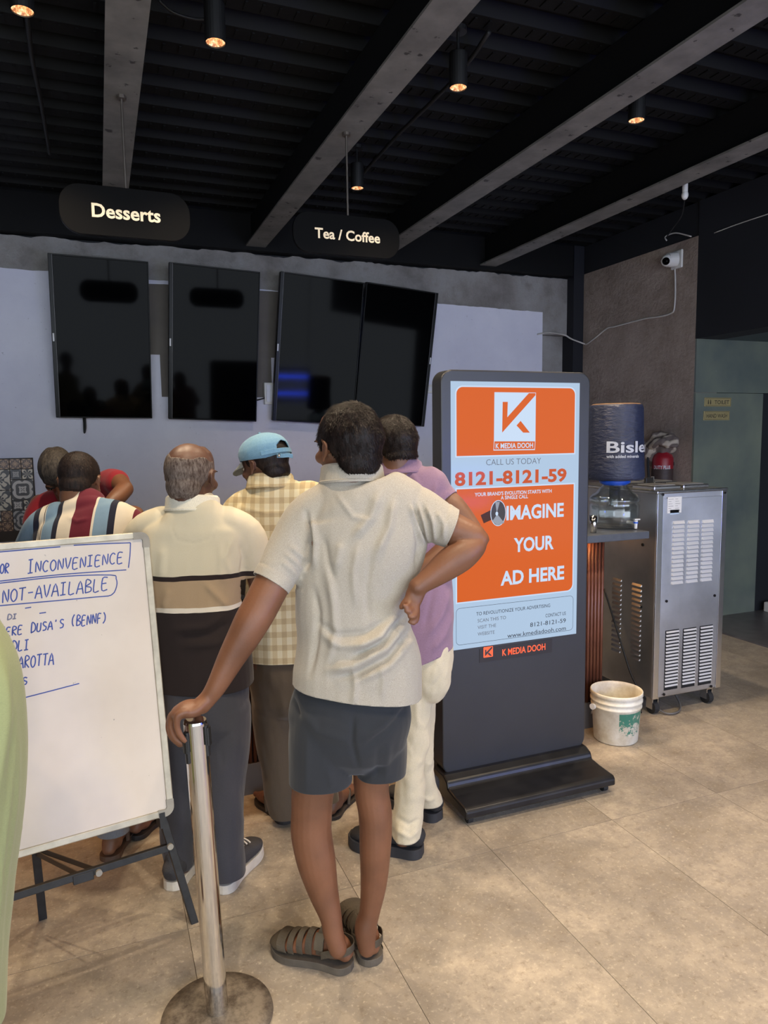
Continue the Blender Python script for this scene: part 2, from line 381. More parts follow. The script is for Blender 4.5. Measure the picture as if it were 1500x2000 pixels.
# patterned tiles on the left of the back wall
def deco(k):
    a = [(srgb(58, 46, 42), srgb(196, 186, 176)), (srgb(92, 62, 44), srgb(178, 140, 104)), (srgb(60, 56, 58), srgb(168, 160, 154)), (srgb(206, 192, 170), srgb(50, 42, 42))][k % 4]
    t = NT('patterned_tile'); tc = t.n('ShaderNodeTexCoord').outputs['Object']; sp = t.n('ShaderNodeSeparateXYZ'); t.l(tc, sp.inputs[0])
    x = t.math('ABSOLUTE', sp.outputs[0]); z = t.math('ABSOLUTE', sp.outputs[2]); r = t.math('SQRT', t.math('ADD', t.math('MULTIPLY', x, x), t.math('MULTIPLY', z, z)))
    an = t.math('ARCTAN2', z, x); fr = (150.0, 110.0, 190.0, 90.0)[k % 4]
    s = t.math('SINE', t.math('MULTIPLY', r, fr)); pet = t.math('COSINE', t.math('MULTIPLY', an, (4.0, 8.0, 4.0, 8.0)[k % 4])); dm = t.math('SINE', t.math('MULTIPLY', t.math('ADD', x, z), (95.0, 140.0, 120.0, 70.0)[k % 4]))
    h = t.math('ADD', t.math('MULTIPLY', s, pet), t.math('MULTIPLY', dm, .7))
    t.set(Base_Color=t.ramp(h, [(.0, a[0]), (.06, a[1])], 'LINEAR'), Roughness=.35); return t.m
DM = [deco(k) for k in range(4)]
tb = thing('tile_panel', 'panel of mixed patterned tiles on the back wall at far left', 'tile panel', (-1.3, YB - .1, .84))
box('grout_bed', solid('dark_grout', srgb(70, 62, 56), .9), -2.1, -.485, YB - .10, YB - .085, .84, 1.485, tb)
sm = {}
def dtile(x, z, s, k):
    if (s, k) not in sm: v, f = boxvf(-s / 2 + .003, s / 2 - .003, -.006, 0, -s / 2 + .003, s / 2 - .003); sm[(s, k)] = mesh(v, f); sm[(s, k)].materials.append(DM[k])
    link('tile', sm[(s, k)], None, tb, (x + 1.3, 0, z - .84))
u = .08; rr = random.Random(3)
for i in range(10):
    xL = -.49 - (i + 1) * 2 * u; kk = 0
    z = 1.48
    seq = [1, 1, 2, 1, 2, 1, 2] if i % 2 == 0 else [1, 2, 2, 1, 1, 2]
    for s in seq:
        if z - s * u < .84: break
        if s == 2: dtile(xL + u, z - u, 2 * u, rr.randrange(4))
        else: dtile(xL + u / 2, z - u / 2, u, rr.randrange(4)); dtile(xL + 1.5 * u, z - u / 2, u, rr.randrange(4))
        z -= s * u

# ================================================================ CEILING FITTINGS
M['lamp_black'] = solid('black_lamp_can', srgb(20, 20, 20), .5)
M['lamp_glow'] = emis('warm_lamp_glow', (1.0, .44, .17, 1), .8); _t = NT('reflector_facet_glow'); _n = _t.noise(_t.obj(), 75, 2, .6); _t.set(Base_Color=(.3, .14, .07, 1), Roughness=.3, Emission_Color=_t.ramp(_n, [(.38, (.16, .05, .02, 1)), (.5, (.85, .36, .14, 1)), (.66, (1, .8, .5, 1))]), Emission_Strength=1.0); M['lamp_glow'] = _t.m  # facet glints painted into the reflector's glow as noise
M['lamp_core'] = emis('lamp_core', (1.0, .8, .5, 1), 30)
M['reflector'] = solid('faceted_copper_reflector', srgb(205, 130, 80), .2, 1)
def fan_ring(r, z0, r2, z1, n=16, facet=.0):
    v = []; f = []
    for i in range(n):
        a = 2 * math.pi * i / n; k = 1 - facet * (i % 2); v += [(r * math.cos(a), r * math.sin(a), z0), (r2 * k * math.cos(a), r2 * k * math.sin(a), z1)]
    for i in range(n): j = (i + 1) % n; f.append((2 * i, 2 * j, 2 * j + 1, 2 * i + 1))
    return v, f
def downlight(x, y, z, label, tilt=0, power=1.0, top=None, group='warm ceiling spotlights'):
    t = thing('ceiling_spotlight', label, 'lamp', (x, y, z), group)
    r = .042; top = top or CEIL
    v, f = cyl_vf((x, y, z), (x, y, z + .15), r, n=24, cap=False); v2, f2 = cyl_vf((x, y, z), (x, y, z + .15), r - .003, n=24, cap=False)
    mb = MB().add(v, f).add(v2, [q[::-1] for q in f2]).add(*cyl_vf((x, y, z + .145), (x, y, z + .15), r, n=24)); mb.obj('can', M['lamp_black'], t)
    MB().add(*cyl_vf((x, y, z + .15), (x, y, top), .007, n=8)).add(*cyl_vf((x, y, top - .02), (x, y, top), .04, n=16)).obj('stem', M['lamp_black'], t)
    vv, ff = fan_ring(r - .004, .004, .012, .05, 20, .3); vv = [(a + x, b + y, c + z) for a, b, c in vv]; MB().add(vv, ff).obj('reflector', M['lamp_glow'], t)
    MB().add(*ell((x, y, z + .045), (.011, .011, .012), n=8)).obj('bulb', M['lamp_core'], t, smooth=True)
    L = bpy.data.lights.new('spot_light', 'SPOT'); L.energy = SPOT_W * power; L.color = (1.0, .80, .56); L.spot_size = math.radians(112); L.spot_blend = .75; L.shadow_soft_size = .035
    lo = bpy.data.objects.new('light_source', L); COL.objects.link(lo); lo.parent = t; lo.location = (0, 0, -.01)
    return t
for px, py, lb in ((44, 22, 'ceiling spotlight at the top left corner, left of the first beam'), (421, 84, 'ceiling spotlight above the tea coffee sign, between the first two beams'),
                   (895, 172, 'ceiling spotlight hung on a black conduit right of the second beam'), (1243, 236, 'ceiling spotlight between the third and fourth beams on the right'), (698, 368, 'small far ceiling spotlight just behind the tea coffee sign rod')):
    p = G(px, py, 3.2); downlight(p[0], p[1], 3.2, lb)
for x, y in ((-.9, 1.6), (.55, 1.5), (1.7, 1.5), (2.85, 1.5), (-.4, .1), (.9, .1), (2.2, .1)):  # unseen lamps: the spotlight grid carried on to light the room
    downlight(x, y, 3.24, 'unseen ceiling spotlight carrying on the lamp grid', group='spotlights outside the photo frame')
M['cable_black'] = solid('black_cable', srgb(18, 18, 18), .6); M['cable_white'] = solid('white_cable', srgb(190, 186, 180), .6)
def wire(name, pts, r, m, label=None, cat=None, parent=None, sub=5, n=6):
    v, f = loft(pts, [r] * len(pts), ref=(.31, .2, .93), n=n, sub=sub, dome=(0, 0)); o = place(name, v, f, m, parent, smooth=True)
    if label: tag(o, label, cat)
    return o
wire('conduit', [G(955, 62, 3.42), G(893, 150, 3.42), G(780, 260, 3.42), G(700, 350, 3.42), G(690, 372, 3.42)], .012, M['cable_black'], 'black conduit running along the ceiling right of the second beam', 'conduit', sub=2)
wire('conduit', [G(50, 0, 3.42), G(62, 110, 3.42), G(80, 200, 3.42), G(97, 300, 3.42)], .012, M['cable_black'], 'thin black conduit on the ceiling at far left', 'conduit')
wire('cable', [G(310, 0, 3.43), G(340, 25, 3.41), G(390, 38, 3.40), G(425, 28, 3.41)], .006, M['cable_black'], 'loose cable hanging by the spotlight left of the second beam', 'cable')

def text(name, s, m, parent, org, ux, uz, height=None, width=None, bold=.0, align='CENTER', depth=.001, spacing=1.0, shear=0, xs=1.0):
    "flat or slightly raised lettering laid in the plane through org spanned by ux (reading direction) and uz (up)"
    cu = bpy.data.curves.new('t', 'FONT'); cu.body = s; cu.size = 1; cu.offset = bold; cu.space_character = spacing; cu.shear = shear; cu.resolution_u = 3
    o = bpy.data.objects.new('t', cu); COL.objects.link(o); dg = bpy.context.evaluated_depsgraph_get(); dg.update()
    me = bpy.data.meshes.new_from_object(o.evaluated_get(dg)); bpy.data.objects.remove(o)
    N = len(me.vertices); co = np.empty(N * 3); me.vertices.foreach_get('co', co); co = co.reshape(-1, 3)
    x0, x1 = co[:, 0].min(), co[:, 0].max(); y0, y1 = co[:, 1].min(), co[:, 1].max()
    sy = height / .72 if height else None; sx = width / (x1 - x0) if width else sy * xs; sy = sy or sx
    cx = {'CENTER': (x0 + x1) / 2, 'LEFT': x0, 'RIGHT': x1}[align]
    nrm = unit(np.cross(ux, uz)); w = np.asarray(org) + np.outer((co[:, 0] - cx) * sx, ux) + np.outer((co[:, 1] - .36) * sy, uz) + nrm * depth
    bpy.data.meshes.remove
    f = [tuple(p.vertices) for p in me.polygons]; return place(name, w, f, m, parent)
UX = np.array([1., 0, 0]); UZ = np.array([0, 0, 1.])
def rrect(cx, cz, w, h, r, n=8, corners=(1, 1, 1, 1)):
    pts = []
    for k, (sx, sz, a0) in enumerate(((1, 1, 0), (-1, 1, 90), (-1, -1, 180), (1, -1, 270))):
        if corners[k]:
            for i in range(n + 1): a = math.radians(a0 + 90 * i / n); pts.append((cx + sx * (w / 2 - r) + r * math.cos(a), cz + sz * (h / 2 - r) + r * math.sin(a)))
        else: pts.append((cx + sx * w / 2, cz + sz * h / 2))
    return pts
def prism(name, pts, y0, y1, m, parent=None, bevel=0):
    n = len(pts); v = [(x, y0, z) for x, z in pts] + [(x, y1, z) for x, z in pts]; f = [tuple(range(n)), tuple(range(2 * n - 1, n - 1, -1))] + [(i, n + i, n + (i + 1) % n, (i + 1) % n) for i in range(n)]
    mb = MB().add(v, f); o = mb.obj(name, m, parent, bevel=bevel) if bevel else mb.obj(name, m, parent)
    return o
def flat(name, pts, y, m, parent):
    return place(name, [(x, y, z) for x, z in pts], [tuple(range(len(pts)))], m, parent)
# hanging signs
def sign_mat():
    t = NT('dusty_black_acrylic'); v = t.obj(); d = t.noise(v, 260, 3, .8); t.set(Base_Color=t.ramp(d, [(.66, srgb(10, 9, 9)), (.82, srgb(52, 44, 34))]), Roughness=.45, Specular_IOR_Level=.08); return t.m
M['sign'] = sign_mat(); M['sign_text'] = solid('cream_letter_acrylic', srgb(226, 208, 176), .5, var=.03, emit=srgb(226, 200, 160), es=.35)  # letters are given a faint glow that lifts their brightness
M['steel_rod'] = solid('dull_steel', srgb(120, 112, 104), .4, .8)
def hanging_sign(txt, cx, cy, w_px, h_px, top, Y, rodtop, tw_px, label):
    c = Yp(cx, cy, Y); s = zc(c) / FPX; k = s / (.9297 - (cx - 750) / 1400 * .36457)
    w, h = w_px * k, h_px * s; t = thing('hanging_sign', label, 'sign', (c[0], Y, c[2]))
    pts = rrect(c[0], c[2], w, h, h * .42, 10); prism('board', pts, Y - .012, Y + .012, M['sign'], t, bevel=.002)
    text('lettering', txt, M['sign_text'], t, (c[0], Y - .014, c[2]), UX, UZ, height=None, width=tw_px * k, bold=.024)
    r = G(rodtop[0], rodtop[1], 3.2); b = Yp(top[0], top[1], Y)
    MB().add(*cyl_vf((r[0], Y, 3.2), (r[0], Y, c[2] + h / 2 - .005), .006, n=10)).add(*cyl_vf((r[0], Y, 3.185), (r[0], Y, 3.2), .022, n=14)).obj('rod', M['steel_rod'], t)
hanging_sign('Desserts', 247, 417, 256, 93, (250, 376), 3.70, (237, 182), 134, 'black rounded hanging sign lettered Desserts, hung from the first beam')
hanging_sign('Tea / Coffee', 678, 461, 207, 76, (679, 424), 3.74, (676, 260), 127, 'black rounded hanging sign lettered Tea / Coffee, hung from the second beam')

# ================================================================ TELEVISIONS
def tv_mat():
    t = NT('switched_off_screen'); v = t.obj(); t.set(Base_Color=srgb(4, 4, 5), Roughness=t.math('MULTIPLY_ADD', t.noise(v, 2.5, 3), .05, .03), Specular_IOR_Level=.05); return t.m
M['tv'] = tv_mat(); M['bezel'] = solid('glossy_black_bezel', srgb(8, 8, 9), .35, spec=.2); M['silver'] = solid('silver_bezel_line', srgb(104, 102, 104), .4, .6); M['logo'] = solid('pale_logo', srgb(215, 215, 220), .4)
def tv(c, yt, yb, side, label, w=.70, h=1.235):
    P = [Yp(*c[0], yt), Yp(*c[1], yt), Yp(*c[2], yb), Yp(*c[3], yb)]; ctr = sum(P) / 4
    up = unit((P[0] + P[1]) - (P[2] + P[3])); ux = unit((P[1] + P[3]) - (P[0] + P[2])); ux = unit(ux - up * (ux @ up)); nn = np.cross(ux, up)  # towards +? 
    w = np.linalg.norm((P[1] + P[3]) - (P[0] + P[2])) / 2; h = np.linalg.norm((P[0] + P[1]) - (P[2] + P[3])) / 2
    if nn[1] > 0: nn = -nn
    t = thing('television', label, 'television', ctr)
    def bx(name, u0, u1, w0, w1, d0, d1, m):
        v = [ctr + ux * a + up * b + nn * d for d in (d0, d1) for b in (w0, w1) for a in (u0, u1)]
        MB().add(v, boxvf(0, 1, 0, 1, 0, 1)[1]).obj(name, m, t, bevel=.003 if name != 'screen' else 0, seg=1)
    bx('housing', -w / 2, w / 2, -h / 2, h / 2, -.055, -.004, M['bezel'])
    s0 = -w / 2 + (.032 if side < 0 else .01); s1 = w / 2 - (.032 if side > 0 else .01)
    bx('screen', s0, s1, -h / 2 + .012, h / 2 - .012, -.004, .000, M['tv'])
    for a, b, c_, d in ((-w / 2, s0, -h / 2, h / 2), (s1, w / 2, -h / 2, h / 2), (s0, s1, h / 2 - .012, h / 2), (s0, s1, -h / 2, -h / 2 + .012)): bx('bezel', a, b, c_, d, -.004, .004, M['bezel'])
    e = (s0 - .005, s0 - .002) if side < 0 else (s1 + .002, s1 + .005)
    bx('silver_line', e[0], e[1], -h / 2 + .004, h / 2 - .004, .004, .0055, M['silver'])
    m_ = (-w / 2 + .006, -w / 2 + .018) if side < 0 else (w / 2 - .018, w / 2 - .006); bx('logo_mark', m_[0], m_[1], -.03, .03, .004, .006, M['logo'])
    br = ctr - nn * .06; y2 = YB - .09
    MB().box(br[0] - .12, br[0] + .12, br[1], y2, br[2] - .12, br[2] + .12).obj('wall_bracket', M['black_plastic'], t)
    return t
tv(((92, 495), (290, 510), (110, 815), (297, 818)), 6.00, 6.13, -1, 'portrait black television at the left end of the row, over the tiles')
tv(((329, 513), (509, 530), (330, 818), (500, 824)), 6.00, 6.13, -1, 'portrait black television second from left, above the bald person')
tv(((549, 532), (710, 550), (531, 820), (691, 832)), 6.00, 6.13, -1, 'portrait black television third from left, showing a blue reflection')
tv(((713, 552), (859, 571), (694, 822), (826, 834)), 6.03, 6.15, 1, 'portrait black television at the right end of the row, beside the white painted wall')
wb = YB - .095
for nm, pts, lb in (('cable', [(163, 815), (164, 835), (165, 846), (167, 835), (166, 815)], 'black cable loop hanging below the leftmost television'),
                    ('cable', [(500, 782), (515, 778), (528, 772), (533, 768)], 'thin black cables beside the third television'),
                    ('cable', [(826, 775), (832, 768), (842, 760)], 'black cable right of the rightmost television')):
    wire(nm, [Yp(*p, wb - .02) for p in pts], .006, M['cable_black'], lb, 'cable')
for (x0, y0, x1, y1, lb) in ((516, 748, 534, 790, 'white wall socket box left of the third television'), (832, 752, 846, 768, 'white wall socket box right of the rightmost television')):
    a, b = Yp(x0, y1, wb), Yp(x1, y0, wb); t = thing('wall_socket', lb, 'socket', (a[0], wb, a[2]))
    box('back_box', M['white_plastic'], a[0], b[0], wb - .03, wb + .01, a[2], b[2], t, .004); box('rocker', M['logo'], a[0] + .015, b[0] - .015, wb - .036, wb - .029, a[2] + .02, b[2] - .02, t, .002)
# added unseen blue lamp for the third screen's reflection; its form is made up
M['blue'] = emis('blue_tube', (.02, .07, 1.0, 1), 140)
def mirrored(px, py, Y):
    P0, P1, P2, P3 = Yp(549, 532, 6.0), Yp(711, 550, 6.0), Yp(531, 820, 6.13), Yp(692, 832, 6.13)
    up = unit((P0 + P1) - (P2 + P3)); u_ = unit((P1 + P3) - (P0 + P2)); n = unit(np.cross(u_, up)); r = ray(px, py)
    p = CP + r * (((P0 - CP) @ n) / (r @ n)); d = r - 2 * (r @ n) * n; return p + d * ((Y - p[1]) / d[1])
a, b = mirrored(540, 722, -.6), mirrored(600, 782, -.6); x0, x1 = a[0], b[0]; z0, z1 = sorted((a[2], b[2]))
t = thing('blue_reflection_lamp', 'unseen blue tube lamp added behind the camera for the blue reflection in the third television', 'lamp', ((x0 + x1) / 2, -.6, z0))
MB().box(x0 - .03, x1 + .03, -.68, -.62, z0 - .03, z0).box(x0 - .03, x1 + .03, -.68, -.60, z1, z1 + .03).box(x0 - .03, x0 - .01, -.68, -.6, z0, z1).box(x1 + .01, x1 + .03, -.68, -.6, z0, z1).obj('housing', M['black_plastic'], t)
for zz in (z0 + (z1 - z0) * .22, z0 + (z1 - z0) * .78): MB().add(*cyl_vf((x0, -.63, zz), (x1, -.63, zz), .018, n=12)).obj('tube', M['blue'], t)
for xx in (x0, x1): MB().add(*cyl_vf((xx, -.65, z1), (xx, -.65, CEIL), .004, n=6)).obj('hanging_wire', M['cable_black'], t)
# ================================================================ DIGITAL KIOSK
KY = 2.72
def K(px, py): p = Yp(px, py, KY); return (p[0], p[2])
M['kiosk'] = solid('satin_charcoal_metal', srgb(52, 53, 57), .38, .3, var=.05, bump=.05, bs=200)
M['kiosk_base'] = solid('scuffed_black_metal', srgb(33, 33, 35), .36, .3, var=.35, vs=14)
kt = thing('digital_kiosk', 'tall black digital advertising kiosk with a lit orange and white screen', 'kiosk', (1.71, 2.75, 0))
kx0, kx1, kz0, kz1 = 1.334, 2.088, .118, 1.889
sx0, sx1, sz0, sz1 = 1.379, 2.029, .684, 1.841
pts = rrect((kx0 + kx1) / 2, (kz0 + kz1) / 2, kx1 - kx0, kz1 - kz0, .055, 10)
body = prism('body', pts, KY, KY + .09, M['kiosk'], kt, bevel=.006)
M['scr_white'] = emis('screen_white', srgb(190, 216, 244), .66); M['scr_orange'] = emis('screen_orange', srgb(232, 100, 8), .68); M['scr_orange_text'] = emis('screen_orange_text', srgb(212, 84, 24), .7)
M['scr_dark'] = emis('screen_dark', srgb(40, 44, 60), .5); M['scr_grey'] = emis('screen_grey', srgb(118, 124, 138), .6); M['scr_pale'] = emis('screen_pale_text', srgb(206, 226, 250), .76)
scr = box('screen', M['scr_white'], sx0, sx1, KY - .0015, KY + .002, sz0, sz1, kt)
E_ = .0022
def lay(pxs, m, k=0): return flat('graphic', [K(*p) for p in pxs], KY - E_ - .0004 * k, m, kt)
def rr_(c, w, h, r, m, k, corners): return flat('graphic', rrect(c[0], c[1], w, h, r, 8, corners), KY - E_ - .0004 * k, m, kt)
cx = (sx0 + sx1) / 2; ow = .598
za, zb = K(1000, 757)[1], K(1000, 888)[1]; rr_((cx, (za + zb) / 2), ow + .012, za - zb + .012, .035, M['scr_pale'], 0, (1, 1, 0, 0)); rr_((cx, (za + zb) / 2), ow, za - zb, .03, M['scr_orange'], 1, (1, 1, 0, 0))
zc_, zd = K(1000, 951)[1], K(1000, 1165)[1]; rr_((cx, (zc_ + zd) / 2), ow + .012, zc_ - zd + .012, .035, M['scr_pale'], 0, (0, 0, 0, 1)); rr_((cx, (zc_ + zd) / 2), ow, zc_ - zd, .03, M['scr_orange'], 1, (0, 0, 0, 1))
lay([(965, 766), (1046, 767), (1045, 861), (964, 861)], M['scr_pale'], 2)
lay([(964, 861), (1045, 861), (1044, 879), (963, 880)], M['scr_pale'], 2); lay([(965, 862), (1044, 862), (1043, 877), (964, 878)], M['scr_orange'], 3)
lay([(981, 785), (991, 785), (990, 815), (1032, 768), (1045, 768), (1045, 772), (980, 845)], M['scr_orange'], 3)
lay([(1016, 822), (1034, 845), (1021, 845), (1008, 831)], M['scr_orange'], 3)
def kt_text(s, m, px, py, h=None, w=None, bold=0, k=5, align='CENTER', sp=1.0):
    x, z = K(px, py); s_ = zc(Yp(px, py, KY)) / FPX
    text('lettering', s, m, kt, (x, KY - E_ - .0004 * k, z), UX, UZ, height=h * s_ if h else None, width=w * s_ / (.9297 - (px - 750) / 1400 * .36457) if w else None, bold=bold, align=align, depth=0, spacing=sp)
kt_text('K MEDIA DOOH', M['scr_pale'], 1004, 870, h=10, w=73, bold=.02)
kt_text('CALL US TODAY', M['scr_grey'], 1003, 901, h=12, w=107, bold=-.008)
kt_text('8121-8121-59', M['scr_orange_text'], 1000, 931, h=25, w=218, bold=.035)
kt_text("YOUR BRAND'S EVOLUTION STARTS WITH", M['scr_pale'], 1003, 962, h=7, w=150, bold=.02)
kt_text('A SINGLE CALL', M['scr_pale'], 1004, 970.5, h=7, w=53, bold=.02)
kt_text('IMAGINE', M['scr_pale'], 1045, 998, h=27, w=112, bold=.03); kt_text('YOUR', M['scr_pale'], 1042, 1061, h=27, w=78, bold=.03); kt_text('AD HERE', M['scr_pale'], 1040, 1123, h=27, w=124, bold=.03)
kt_text('TO REVOLUTIONIZE YOUR ADVERTISING', M['scr_dark'], 1003, 1190, h=7, w=144)
kt_text('CONTACT US', M['scr_dark'], 1104, 1197, h=7, w=39, align='RIGHT'); kt_text('8121-8121-59', M['scr_dark'], 1104, 1211, h=8.5, w=68, align='RIGHT'); kt_text('www.kmediadooh.com', M['scr_dark'], 1104, 1226, h=9, w=110, align='RIGHT')
for i, s in enumerate(('SCAN THIS TO', 'VISIT THE', 'WEBSITE')): kt_text(s, M['scr_grey'], 932, 1212 + 13 * i, h=7, align='LEFT')
def outline(x0, x1, z0, z1, r, wd, y, m):
    a = rrect((x0 + x1) / 2, (z0 + z1) / 2, x1 - x0, z1 - z0, r, 8); b = rrect((x0 + x1) / 2, (z0 + z1) / 2, x1 - x0 - 2 * wd, z1 - z0 - 2 * wd, r - wd, 8); n = len(a)
    place('graphic', [(x, y, z) for x, z in a + b], [(i, (i + 1) % n, n + (i + 1) % n, n + i) for i in range(n)], m, kt)
outline(sx0 + .02, sx1 - .02, K(1000, 1246)[1], K(1000, 1176)[1], .02, .0015, KY - E_ - .001, M['scr_dark'])
# megaphone graphic on the screen
def disc_px(cx_, cy_, rx, ry, m, k, n=28): c = K(cx_, cy_); s_ = zc(Yp(cx_, cy_, KY)) / FPX; flat('graphic', [(c[0] + rx * s_ * math.cos(2 * math.pi * i / n), c[1] + ry * s_ * math.sin(2 * math.pi * i / n)) for i in range(n)], KY - E_ - .0004 * k, m, kt)
M['scr_mega1'] = emis('screen_steel_dark', srgb(70, 66, 70), .7); M['scr_mega2'] = emis('screen_steel', srgb(150, 156, 168), .8); M['scr_brown'] = emis('screen_brown', srgb(74, 34, 16), .7)
lay([(938, 1006), (962, 994), (966, 1012), (944, 1022)], M['scr_brown'], 3)
disc_px(972, 1002, 17.5, 25.5, M['scr_pale'], 6); disc_px(972, 1002, 16, 24, M['scr_mega1'], 7)
lay([(970, 1004), (984, 1021), (970, 1026), (960, 1018)], M['scr_mega2'], 8); lay([(969, 1002), (966, 980), (975, 980)], M['scr_mega2'], 8); disc_px(969, 1003, 3, 4, M['scr_pale'], 9)
# cover glass
def glassm(name, rough=.03, tint=(1, 1, 1, 1)):
    t = NT(name); t.set(Base_Color=tint, Roughness=rough, Transmission_Weight=1.0, IOR=1.3, Specular_IOR_Level=.5); return t.m
# orange brand plate under the screen
box('name_plate', solid('dark_plate', srgb(33, 30, 32), .4), *sorted((K(936, 1270)[0], K(1078, 1270)[0])), KY - .002, KY, K(1000, 1285)[1], K(1000, 1259)[1], kt)
M['or_print'] = solid('orange_print', srgb(232, 92, 48), .5, emit=srgb(232, 80, 36), es=.25)  # print also emits weakly in its own orange
x, z = K(953, 1273); flat('graphic', rrect(x, z, .048, .048, .003, 3), KY - .0026, M['or_print'], kt)
s_ = .048; q = lambda a, b: (x + a * s_, z + b * s_)
flat('graphic', [q(-.34, .24), q(-.2, .24), q(-.2, .0), q(.36, .46), q(.46, .34), q(-.34, -.38)], KY - .003, M['kiosk'], kt); flat('graphic', [q(.06, -.05), q(.4, -.4), q(.2, -.4), q(-.06, -.18)], KY - .003, M['kiosk'], kt)
text('lettering', 'K MEDIA DOOH', M['or_print'], kt, (K(1023, 1268)[0], KY - .003, K(1023, 1268)[1]), UX, UZ, height=.030, width=.228, bold=.02, depth=0)
# base: stepped foot with casters
pf = [(2.98, .03), (2.98, .135), (2.70, .135), (2.665, .118), (2.655, .092), (2.60, .085), (2.505, .08), (2.49, .068), (2.49, .035), (2.60, .035)]
bx0, bx1 = 1.325, 2.085
v = [(bx0, y, z) for y, z in pf] + [(bx1, y, z) for y, z in pf]; n = len(pf); f = [tuple(range(n)), tuple(range(2 * n - 1, n - 1, -1))] + [(i, n + i, n + (i + 1) % n, (i + 1) % n) for i in range(n)]
# rounded front corners
v = [list(q) for q in v]
MB().add(v, f).obj('base', M['kiosk_base'], kt, bevel=.008)
for x, y in ((1.36, 2.53), (2.05, 2.53), (1.36, 2.93), (2.05, 2.93)):
    c = MB().add(*cyl_vf((x - .012, y, .019), (x + .012, y, .019), .019, n=16)).obj('caster', M['rubber'], kt); MB().box(x - .016, x + .016, y - .012, y + .012, .02, .04).obj('caster_fork', M['steel_rod'], c)

# ================================================================ COUNTER
def slat_mat():
    t = NT('reddish_brown_laminate'); v = t.obj((8, 8, 1)); n = t.noise(v, 9, 5, .6); oi = t.n('ShaderNodeObjectInfo').outputs['Random']
    c = t.ramp(n, [(.3, srgb(82, 46, 34)), (.7, srgb(120, 72, 52))]); t.set(Base_Color=t.mix(t.math('MULTIPLY', oi, .3), c, srgb(74, 40, 30)), Roughness=.4); return t.m
M['slat'] = slat_mat(); M['stone_top'] = solid('dark_grey_stone', srgb(72, 76, 84), .35, var=.1, vs=40, bump=.05, bs=200); M['plinth'] = solid('grey_plinth_board', srgb(112, 110, 112), .55, var=.12, vs=5)
ct = thing('service_counter', 'long service counter clad in reddish brown fluted slats behind the queue', 'counter', (.5, 3.14, 0))
CT0, CT1 = 1.052, 1.092
box('carcass', M['dark_wall'], -3.2, 2.50, 3.145, 3.70, .0, CT0, ct); box('plinth', M['plinth'], -3.2, 2.52, 3.125, 3.15, 0, .145, ct)
v, f = loft([(0, 0, .147), (0, 0, CT0 - .002)], [.0095, .0095], [.011, .011], ref=(0, 1, 0), n=8, sub=1, dome=(0, 0)); smh = mesh(v, f, True); smh.materials.append(M['slat'])
for i in range(195):
    x = 2.505 - i * .0223; link('slat', smh, None, ct, (x - .5, 3.137 - 3.14, 0))
M['led'] = emis('warm_led_strip', (1.0, .5, .16, 1), 6)
box('led_strip', M['led'], -3.2, 2.44, 3.10, 3.108, CT0 - .010, CT0 - .003, ct)
L = bpy.data.lights.new('led_light', 'AREA'); L.shape = 'RECTANGLE'; L.size = 5.5; L.size_y = .02; L.energy = 13; L.color = (1, .52, .2); lo = bpy.data.objects.new('led_light', L); COL.objects.link(lo); lo.parent = ct; lo.location = (-.85, -.035, CT0 - .014)
L = bpy.data.lights.new('led_light', 'AREA'); L.shape = 'RECTANGLE'; L.size = .3; L.size_y = .02; L.energy = .6; L.color = (1, .45, .14); lo = bpy.data.objects.new('led_light', L); COL.objects.link(lo); lo.parent = ct; lo.location = (2.5 - .5 + .06, .35, CT0 - .014)
tag(box('worktop', M['stone_top'], -3.2, 2.70, 3.0, 3.78, CT0, CT1, None, bevel=.004), 'dark grey stone worktop running along the top of the slatted counter', 'worktop')

# ================================================================ WATER DISPENSER: clear jar, blue collar, covered bottle, tap, steel tumbler
def clear_mat():
    t = NT('clear_plastic'); gl = t.n('ShaderNodeBsdfTransparent'); gl.inputs['Color'].default_value = (.93, .955, .96, 1)
    gs = t.n('ShaderNodeBsdfGlossy'); gs.inputs['Roughness'].default_value = .05; fr = t.n('ShaderNodeLayerWeight'); fr.inputs[0].default_value = .35; mx = t.n('ShaderNodeMixShader'); t.l(t.math('MULTIPLY_ADD', fr.outputs[1], .55, .05), mx.inputs[0]); t.l(gl.outputs[0], mx.inputs[1]); t.l(gs.outputs[0], mx.inputs[2])
    t.l(mx.outputs[0], t.t.nodes['Material Output'].inputs[0]); return t.m
M['clear'] = clear_mat()
def lathe(name, prof, c, m, parent, n=40, smooth=True, flute=None, solid_=0):
    v = []; f = []
    for (r, z) in prof:
        for i in range(n):
            a = 2 * math.pi * i / n; k = r * (1 + (flute(a, z) if flute else 0)); v.append((c[0] + k * math.cos(a), c[1] + k * math.sin(a), c[2] + z))
    for i in range(len(prof) - 1):
        for j in range(n): f.append((i * n + j, i * n + (j + 1) % n, (i + 1) * n + (j + 1) % n, (i + 1) * n + j))
    if prof[0][0] < 1e-3 or True: f.append(tuple(range(n - 1, -1, -1))) if prof[0][0] > .002 and solid_ else None
    f = [q for q in f if q]; o = place(name, v, f, m, parent, smooth=smooth); return o
DW = 3.21; jc = Yp(1199, 1030, DW); jx = jc[0]; s_ = zc(jc) / FPX
wd = thing('water_dispenser', 'clear ribbed water dispenser jar with blue collar on the counter end', 'water dispenser', (jx, DW, CT1))
R = 48.5 * s_
def fl_(a, z): return .022 * abs(math.sin(a * 9)) * (1 if .03 < z < .135 else 0) - .01
H = 72 * s_ * 1.0
